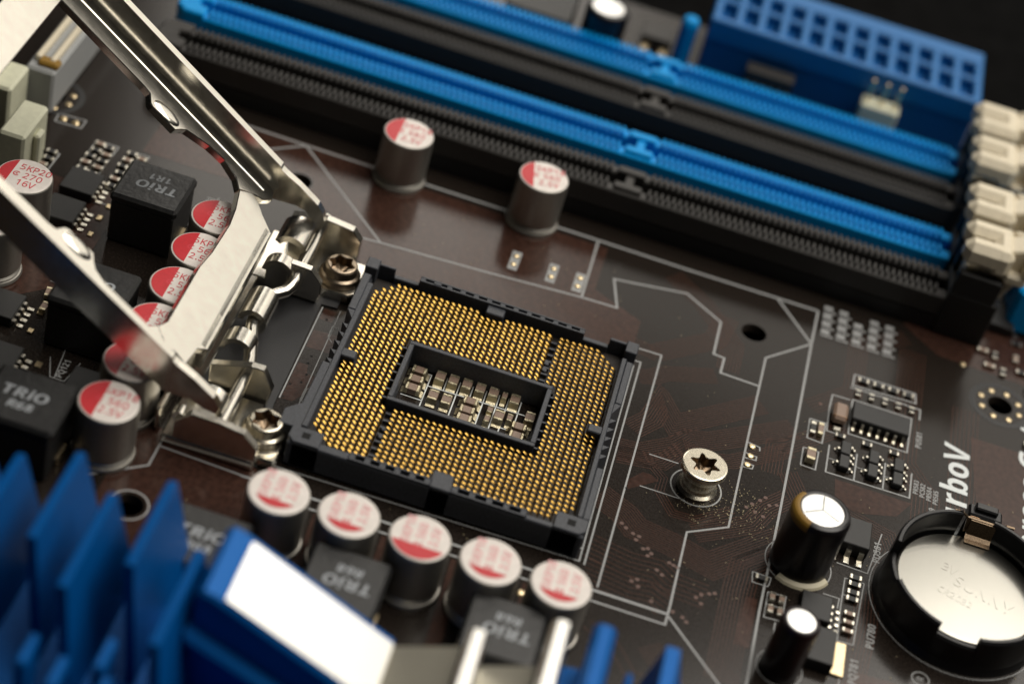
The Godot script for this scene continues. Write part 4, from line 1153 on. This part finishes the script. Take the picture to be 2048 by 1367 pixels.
func right_side() -> void:
	var so := chip("small black chip with seven silvery legs towards the viewer, right of the socket", "chip", "logic_chip", 57.9, -25.7, 8.7, 3.9, 1.6, M.chip)
	for k in 7:
		leg(so, -3.75 + k * 1.25, 1.95, Vector2(0, 1), 0.95, 0.46, 1.25)
		leg(so, -3.75 + k * 1.25, -1.95, Vector2(0, -1), 0.95, 0.46, 1.25)
	for i in 3:
		var x: float = [53.4, 57.65, 61.4][i]
		for j in 2:
			var z := -17.4 + j * 3.0
			var o := chip("tiny black transistor, %s in the %s column of the framed block" % [["rear one", "front one"][j], ["left", "middle", "right"][i]], "transistor", "transistor", x, z, 1.5, 2.7, 1.05, M.chip, "transistors in the framed block")
			leg(o, 0.75, -0.85, Vector2(1, 0), 0.6, 0.42, 0.8)
			leg(o, 0.75, 0.85, Vector2(1, 0), 0.6, 0.42, 0.8)
			leg(o, -0.75, 0.0, Vector2(-1, 0), 0.6, 0.42, 0.8)
	var di := thing("glass_diode", "brown diode standing in a white frame left of the seven legged chip", "diode", 51.8, -24.2)
	part("body", Shape.new().box(Vector3(-1.1, 0.2, -2.2), Vector3(1.1, 1.7, 1.6), 0.4), M.ceramic, di)
	part("band", Shape.new().box(Vector3(-1.12, 0.3, 0.9), Vector3(1.12, 1.72, 1.3), 0.2), M.copper, di)
	for s in [-1.0, 1.0]:
		part("lead", Shape.new().box(Vector3(-0.6, 0.05, minf(s * 2.0, s * 3.0)), Vector3(0.6, 0.4, maxf(s * 2.0, s * 3.0)), 0.1), M.tin, di)
	two_ended("chip_capacitor", "lone tan chip capacitor in a white frame right of the long printed line", "capacitor", 48.5, -13.7, 1.3, 2.5, 1.1, M.ceramic)
	two_ended("chip_resistor", "chip resistor upright in the framed pair left of the diode, left one", "resistor", 48.3, -20.2, 0.8, 2.6, 0.5, M.chip)
	two_ended("chip_resistor", "tan chip upright in the framed pair left of the diode, right one", "capacitor", 49.4, -20.2, 0.8, 2.6, 0.7, M.ceramic)
	for k in 4:
		two_ended("chip_resistor", "small chip resistor, %s from the left in the frame behind the seven legged chip" % ["first", "second", "third", "fourth"][k], "resistor", 54.8 + k * 2.35, -34.5, 0.9, 1.7, 0.5, M.chip, 90.0)
	for k in 5:
		two_ended("chip_resistor", "tiny chip resistor, %s from the left in the row touching the seven legged chip's frame" % ["first", "second", "third", "fourth", "fifth"][k], "resistor", 54.2 + k * 2.1, -31.2, 0.8, 1.4, 0.5, M.chip, 0.0)
	for k in 3:
		two_ended("chip_resistor", "tiny chip resistor between the seven legged chip and the %s transistor column" % ["left", "middle", "right"][k], "resistor", 52.4 + k * 4.1, -20.3, 0.8, 1.5, 0.5, M.chip, 90.0)
	# the four resistors and the rows in the long frame left of the battery
	for k in 4:
		two_ended("chip_resistor", "grey chip resistor, %s in the column left of the battery holder" % ["rearmost", "second", "third", "front one"][k], "resistor", 57.2 - k * 0.06, [7.5, 8.8, 10.4, 11.7][k], 0.85, 1.7, 0.5, M.chip, 90.0)
	for k in 3:
		two_ended("chip_capacitor", "tiny chip capacitor, %s in the narrow frame left of the battery holder" % ["rear one", "middle one", "front one"][k], "capacitor", 56.9, 14.6 + k * 1.6, 0.7, 1.5, 0.6, M.ceramic, 90.0)
	for k in 4:
		two_ended("chip_capacitor", "tiny chip capacitor, %s of the framed block before the tall electrolytic" % ["rear left", "rear right", "front left", "front right"][k], "capacitor", 46.4 + (k % 2) * 1.3, 16.0 + (k / 2) * 2.3, 0.75, 1.5, 0.6, M.ceramic, 0.0)
	two_ended("chip_resistor", "lone chip resistor in a stepped white frame left of the tall electrolytic", "resistor", 44.6, 13.2, 0.8, 1.7, 0.5, M.chip, 90.0)
	var q := chip("square black chip between the tall and the short electrolytic", "chip", "controller_chip", 52.3, 15.6, 4.2, 4.6, 1.0, M.chip)
	for k in 4:
		part("leg", Shape.new().lathe([Vector2(0.34, 0.04), Vector2(0.3, 0.2), Vector2(0, 0.26)], Vector3(2.2, 0, -1.6 + k * 1.25), 12), M.tin, q)
		part("leg", Shape.new().lathe([Vector2(0.34, 0.04), Vector2(0.3, 0.2), Vector2(0, 0.26)], Vector3(3.1, 0, -0.9 + k * 1.2), 12), M.tin, q)
	var r := chip("black power transistor with a wide tinned tab, before the square chip", "transistor", "power_transistor", 53.1, 23.0, 4.4, 6.2, 1.9, M.chip)
	part("tab", Shape.new().box(Vector3(2.2, 0.05, -2.9), Vector3(4.0, 0.35, 3.0), 0.1), M.gilt, r)
	for k in 2:
		leg(r, -2.2, -2.0 + k * 4.0, Vector2(-1, 0), 0.9, 0.7, 1.6)
	var p := chip("black power transistor right behind the tall electrolytic", "transistor", "power_transistor", 55.2, 0.6, 6.0, 5.4, 2.2, M.chip)
	for k in 3:
		leg(p, -1.4 + k * 1.8, 2.7, Vector2(0, 1), 1.2, 0.75, 1.8)
	# electrolytics
	var e := electrolytic("tall_electrolytic", "tall black electrolytic capacitor with an ochre stripe and scored metal top", 49.2, 8.0, 4.1, 10.6, M.sleeve)
	part("stripe", Shape.new().lathe([Vector2(4.12, 9.2), Vector2(4.12, 9.72), Vector2(4.02, 10.12), Vector2(3.8, 10.44), Vector2(3.48, 10.6), Vector2(3.16, 10.62)], Vector3.ZERO, 18, deg_to_rad(140), deg_to_rad(248)), M.ochre, e)
	part("glue_blob", Shape.new().lathe([Vector2(4.9, 0.02), Vector2(4.7, 0.35), Vector2(4.1, 0.6), Vector2(4.1, 0.02)], Vector3.ZERO, 24, deg_to_rad(235), deg_to_rad(335)), M.glue, e)
	electrolytic("short_electrolytic", "slim dark brown electrolytic capacitor with a plain bright top, near the bottom edge", 48.8, 27.6, 2.6, 9.4, M.sleeve_brown, false)
	# the crowded corner by the end of the memory slots
	for k in 2:
		var c := chip("grey topped chip at the right edge, %s of two" % ["nearer one", "farther one"][k], "chip", "corner_chip", [74.6, 79.0][k], [-60.6, -66.5][k], 5.6, 6.4, 1.8, M.chip)
		for j in 4:
			leg(c, 2.8, -2.4 + j * 1.6, Vector2(1, 0), 1.0, 0.5, 1.2)
			leg(c, -2.8, -2.4 + j * 1.6, Vector2(-1, 0), 1.0, 0.5, 1.2)
	var n := 0
	for s in ["70.6,-59", "70.4,-55.6", "70.9,-62.4", "73,-51.6", "75,-51.2", "78.4,-56", "78.4,-52", "79.4,-49", "76.4,-47.6", "74.2,-48.2", "80.6,-45", "81,-32"]:
		var v := xz(s)[0] as Vector2
		two_ended("chip_resistor", "small blurred chip resistor near the right edge by the memory slots' end", "resistor", v.x, v.y, 0.9, 1.8, 0.5, M.ceramic if n % 3 == 0 else M.chip, 90.0 if n % 2 else 0.0, "chip resistors by the memory slots' end")
		n += 1
	for k in 2:
		var o := thing("data_connector", "blue plug socket behind the memory latches at the right edge, %s" % ["nearer one", "farther one"][k], "connector", 82.5, [-67.5, -90.0][k])
		part("shell", Shape.new().box(Vector3(-6.5, 0, -8.5), Vector3(6, 8.2, 8.5), 0.6), M.blue, o)
		for j in 3:
			part("rib", Shape.new().box(Vector3(-5.8, 8.1, -7 + j * 5.0), Vector3(5, 9.2, -4.6 + j * 5.0), 0.4), M.blue, o)
		part("key_notch", Shape.new().box(Vector3(-6.8, 3, -3), Vector3(-6.4, 7, 3), 0.1), M.blue_deep, o)


func electrolytic(called: String, label: String, x: float, z: float, r: float, h: float, m: Material, scored := true) -> Node3D:
	var o := thing(called, label, "capacitor", x, z)
	part("sleeve", Shape.new().lathe([Vector2(r * 0.97, 0.05), Vector2(r, 0.4), Vector2(r, h - 0.9), Vector2(r * 0.975, h - 0.5), Vector2(r * 0.92, h - 0.18), Vector2(r * 0.84, h - 0.02), Vector2(r * 0.77, h), Vector2(r * 0.72, h - 0.08)], Vector3.ZERO, 48), m, o)
	var top := part("metal_top", Shape.new().lathe([Vector2(r * 0.74, h - 0.14), Vector2(r * 0.7, h - 0.1), Vector2(0, h - 0.06)], Vector3.ZERO, 40), M.alu, o)
	if scored:
		for k in 3:
			var a := 0.5 + TAU * k / 3.0
			part("score", Shape.new().strip([Vector2.ZERO, Vector2(cos(a), sin(a)) * r * 0.66], 0.12, h - 0.04), M.chip, top)
	return o


func left_side() -> void:
	var wc := thing("power_connector", "cream plastic power connector at the left edge", "connector", -74.8, -22.4)
	part("shell", Shape.new().box(Vector3(-2.0, 0, -4.6), Vector3(2.0, 8.0, 4.6), 0.4), M.white_plastic, wc)
	part("latch_ramp", Shape.new().box(Vector3(2.0, 1, -1.2), Vector3(3.0, 6.4, 1.2), 0.3), M.white_plastic, wc)
	var wd := thing("fan_connector", "cream plastic connector in the top left corner beside the load plate's end", "connector", -81.6, -31.4)
	part("shell", Shape.new().box(Vector3(-2.4, 0, -3.6), Vector3(2.4, 8.0, 3.6), 0.4), M.white_plastic, wd)
	part("back_wall", Shape.new().box(Vector3(-2.4, 7.8, -3.4), Vector3(-1.6, 11.0, 3.4), 0.2), M.white_plastic, wd)
	var lc := thing("long_connector", "long pale grey connector with a yellow end clip behind the load plate", "connector", -77.8, -47)
	part("shell", Shape.new().box(Vector3(-2.3, 0, -17), Vector3(2.3, 7.6, 11.6), 0.4), M.print_white, lc)
	part("rail", Shape.new().box(Vector3(-1.6, 7.5, -16), Vector3(-0.7, 8.6, 9.6), 0.2), M.ivory, lc)
	part("rail", Shape.new().box(Vector3(0.7, 7.5, -16), Vector3(1.6, 8.6, 9.6), 0.2), M.ivory, lc)
	part("end_clip", Shape.new().box(Vector3(-0.8, 7.4, 8.6), Vector3(2.4, 8.4, 10.6), 0.3), M.ochre, lc)
	# power transistors between the chokes and the left edge
	var places := [[-64.6, -13.6, "grey topped power transistor beside the rear left can capacitor"], [-64.6, -20.8, "grey topped power transistor farthest back between connector and choke"], [-64.0, 9.4, "grey topped power transistor beside the front left can capacitor"], [-60.2, 19.2, "grey topped power transistor behind the R68 choke at the left edge"], [-48.0, 19.2, "flat dark power transistor between the two front left chokes"]]
	for i in places.size():
		var e: Array = places[i]
		var o := chip(e[2], "transistor", "power_transistor", e[0], e[1], 5.0, 5.4, 1.6, M.chip)
		if i < 4:
			for k in 4:
				leg(o, 2.5, -1.9 + k * 1.27, Vector2(1, 0), 0.9, 0.6, 1.4)
			part("pad", Shape.new().box(Vector3(4.4, 0.03, -2.6), Vector3(5.3, 0.22, -1.4), 0.08), M.gilt, o)
			part("pad", Shape.new().box(Vector3(4.7, 0.03, 1.6), Vector3(5.5, 0.22, 2.6), 0.08), M.gilt, o)
	# small chips in rows behind the load plate's window, all blurred
	var k := 0
	for col in [[-66.2, -32, 7], [-64.4, -31.6, 7], [-61.0, -32, 6], [-59.4, -31.5, 6], [-71.6, -26.6, 5]]:
		for j in col[2]:
			two_ended("chip_resistor", "small blurred chip resistor seen through the load plate's window", "resistor", col[0] + rng.randf_range(-0.2, 0.2), col[1] + j * 1.75, 0.85, 1.6, 0.55, M.ceramic if (k * 7) % 5 < 2 else M.chip, 90.0, "chip resistors seen through the load plate's window")
			k += 1
	two_ended("chip_capacitor", "small gold ended chip capacitor left of the flange covered choke, rear one", "capacitor", -59.6, 3.6, 0.9, 1.9, 0.8, M.ceramic, 8.0)
	two_ended("chip_capacitor", "small gold ended chip capacitor left of the flange covered choke, front one", "capacitor", -59.0, 6.6, 0.9, 1.9, 0.8, M.ceramic, 0.0)
	two_ended("chip_capacitor", "small chip capacitor between the R68 choke and the nearest can capacitor", "capacitor", -46.6, 25.6, 0.9, 2.2, 0.9, M.ceramic, 0.0)
	two_ended("chip_capacitor", "small chip capacitor right of the flange covered choke", "capacitor", -45.9, 6.9, 0.9, 2.0, 0.9, M.ceramic, 0.0)


func behind_memory() -> void:
	var o := thing("main_power_connector", "tall blue power connector with two rows of square openings behind the memory slots", "connector", 41.5, -112.0)
	var s := Shape.new()
	s.box(Vector3(-24.4, 0, -8.8), Vector3(24.4, 10.8, 8.6), 0.4)
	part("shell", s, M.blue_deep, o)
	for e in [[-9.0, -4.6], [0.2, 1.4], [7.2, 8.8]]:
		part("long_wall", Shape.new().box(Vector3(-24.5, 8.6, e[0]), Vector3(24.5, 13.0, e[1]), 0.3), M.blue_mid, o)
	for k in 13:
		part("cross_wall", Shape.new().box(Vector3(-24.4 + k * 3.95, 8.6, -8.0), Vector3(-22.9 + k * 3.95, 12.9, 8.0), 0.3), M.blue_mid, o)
	part("side_catch", Shape.new().lathe([Vector2(1.6, 0), Vector2(1.6, 9.5), Vector2(1.2, 10.4), Vector2(0, 10.8)], Vector3(-27.6, 0, 6.6), 20), M.blue, o)
	var e := electrolytic("rear_electrolytic", "dark electrolytic capacitor with a bright white top at the top edge", -0.5, -99.5, 3.9, 11.0, M.sleeve, false)
	var b := thing("rear_choke", "black block behind the rear blue memory slot at the top edge", "choke", -12, -103)
	part("core_block", Shape.new().box(Vector3(-6, 0, -6), Vector3(6, 7, 6), 0.4), M.choke, b)
	var t := chip("grey chip with two plated legs behind the rear memory slot", "transistor", "power_transistor", 9, -112.5, 5.6, 5.0, 1.8, M.slot_black)
	for k in [-1.7, 1.7]:
		part("leg", Shape.new().box(Vector3(k - 0.7, 0.05, 2.4), Vector3(k + 0.7, 0.5, 5.4), 0.15), M.gilt, t)
	var c := chip("grey brown chip with pale legs before the tall blue connector", "chip", "regulator_chip", 29.8, -100.6, 8.6, 3.0, 7.8, M.slot_black)
	for k in 6:
		leg(c, -3.6 + k * 1.45, 1.5, Vector2(0, 1), 5.6, 0.6, 1.3)
	var h := thing("pin_header", "small white three pin header before the tall blue connector", "connector", 49.6, -100.6)
	part("shell", Shape.new().box(Vector3(-3.4, 0, -1.8), Vector3(3.4, 8.4, 1.8), 0.3), M.white_plastic, h)
	for k in 3:
		part("pin", Shape.new().box(Vector3(-2.85 + k * 2.54, 8, -0.32), Vector3(-2.2 + k * 2.54, 12.6, 0.32), 0.1), M.gilt, h)


func dust() -> void:
	var places := []
	for e in [[37.5, 0.5, 5.0, 170], [42.0, 3.0, 4.0, 90], [0.0, 0.0, 45.0, 260], [60.0, 5.0, 30.0, 160], [34.0, 4.0, 3.0, 60]]:
		for k in e[3]:
			var p: Vector2 = Vector2.from_angle(rng.randf() * TAU) * e[2] * sqrt(rng.randf())
			p += Vector2(e[0], e[1])
			if absf(p.x) < 22.0 and absf(p.y) < 21.0 or p.x < -21.0 and p.y < 30.0:
				continue
			var f := rng.randf_range(0.25, 1.0)
			places.append(Transform3D(Basis.from_euler(Vector3(rng.randf_range(-0.6, 0.6), rng.randf() * TAU, 0)).scaled(Vector3(f, f, f)), Vector3(p.x, 0.05, p.y)))
	var m := Shape.new().box(Vector3(-0.13, 0, -0.045), Vector3(0.13, 0.05, 0.045), 0.01).mesh()
	var o := scatter("dust", m, M.dust, places, self)
	tag(o, "", "", "", "stuff")
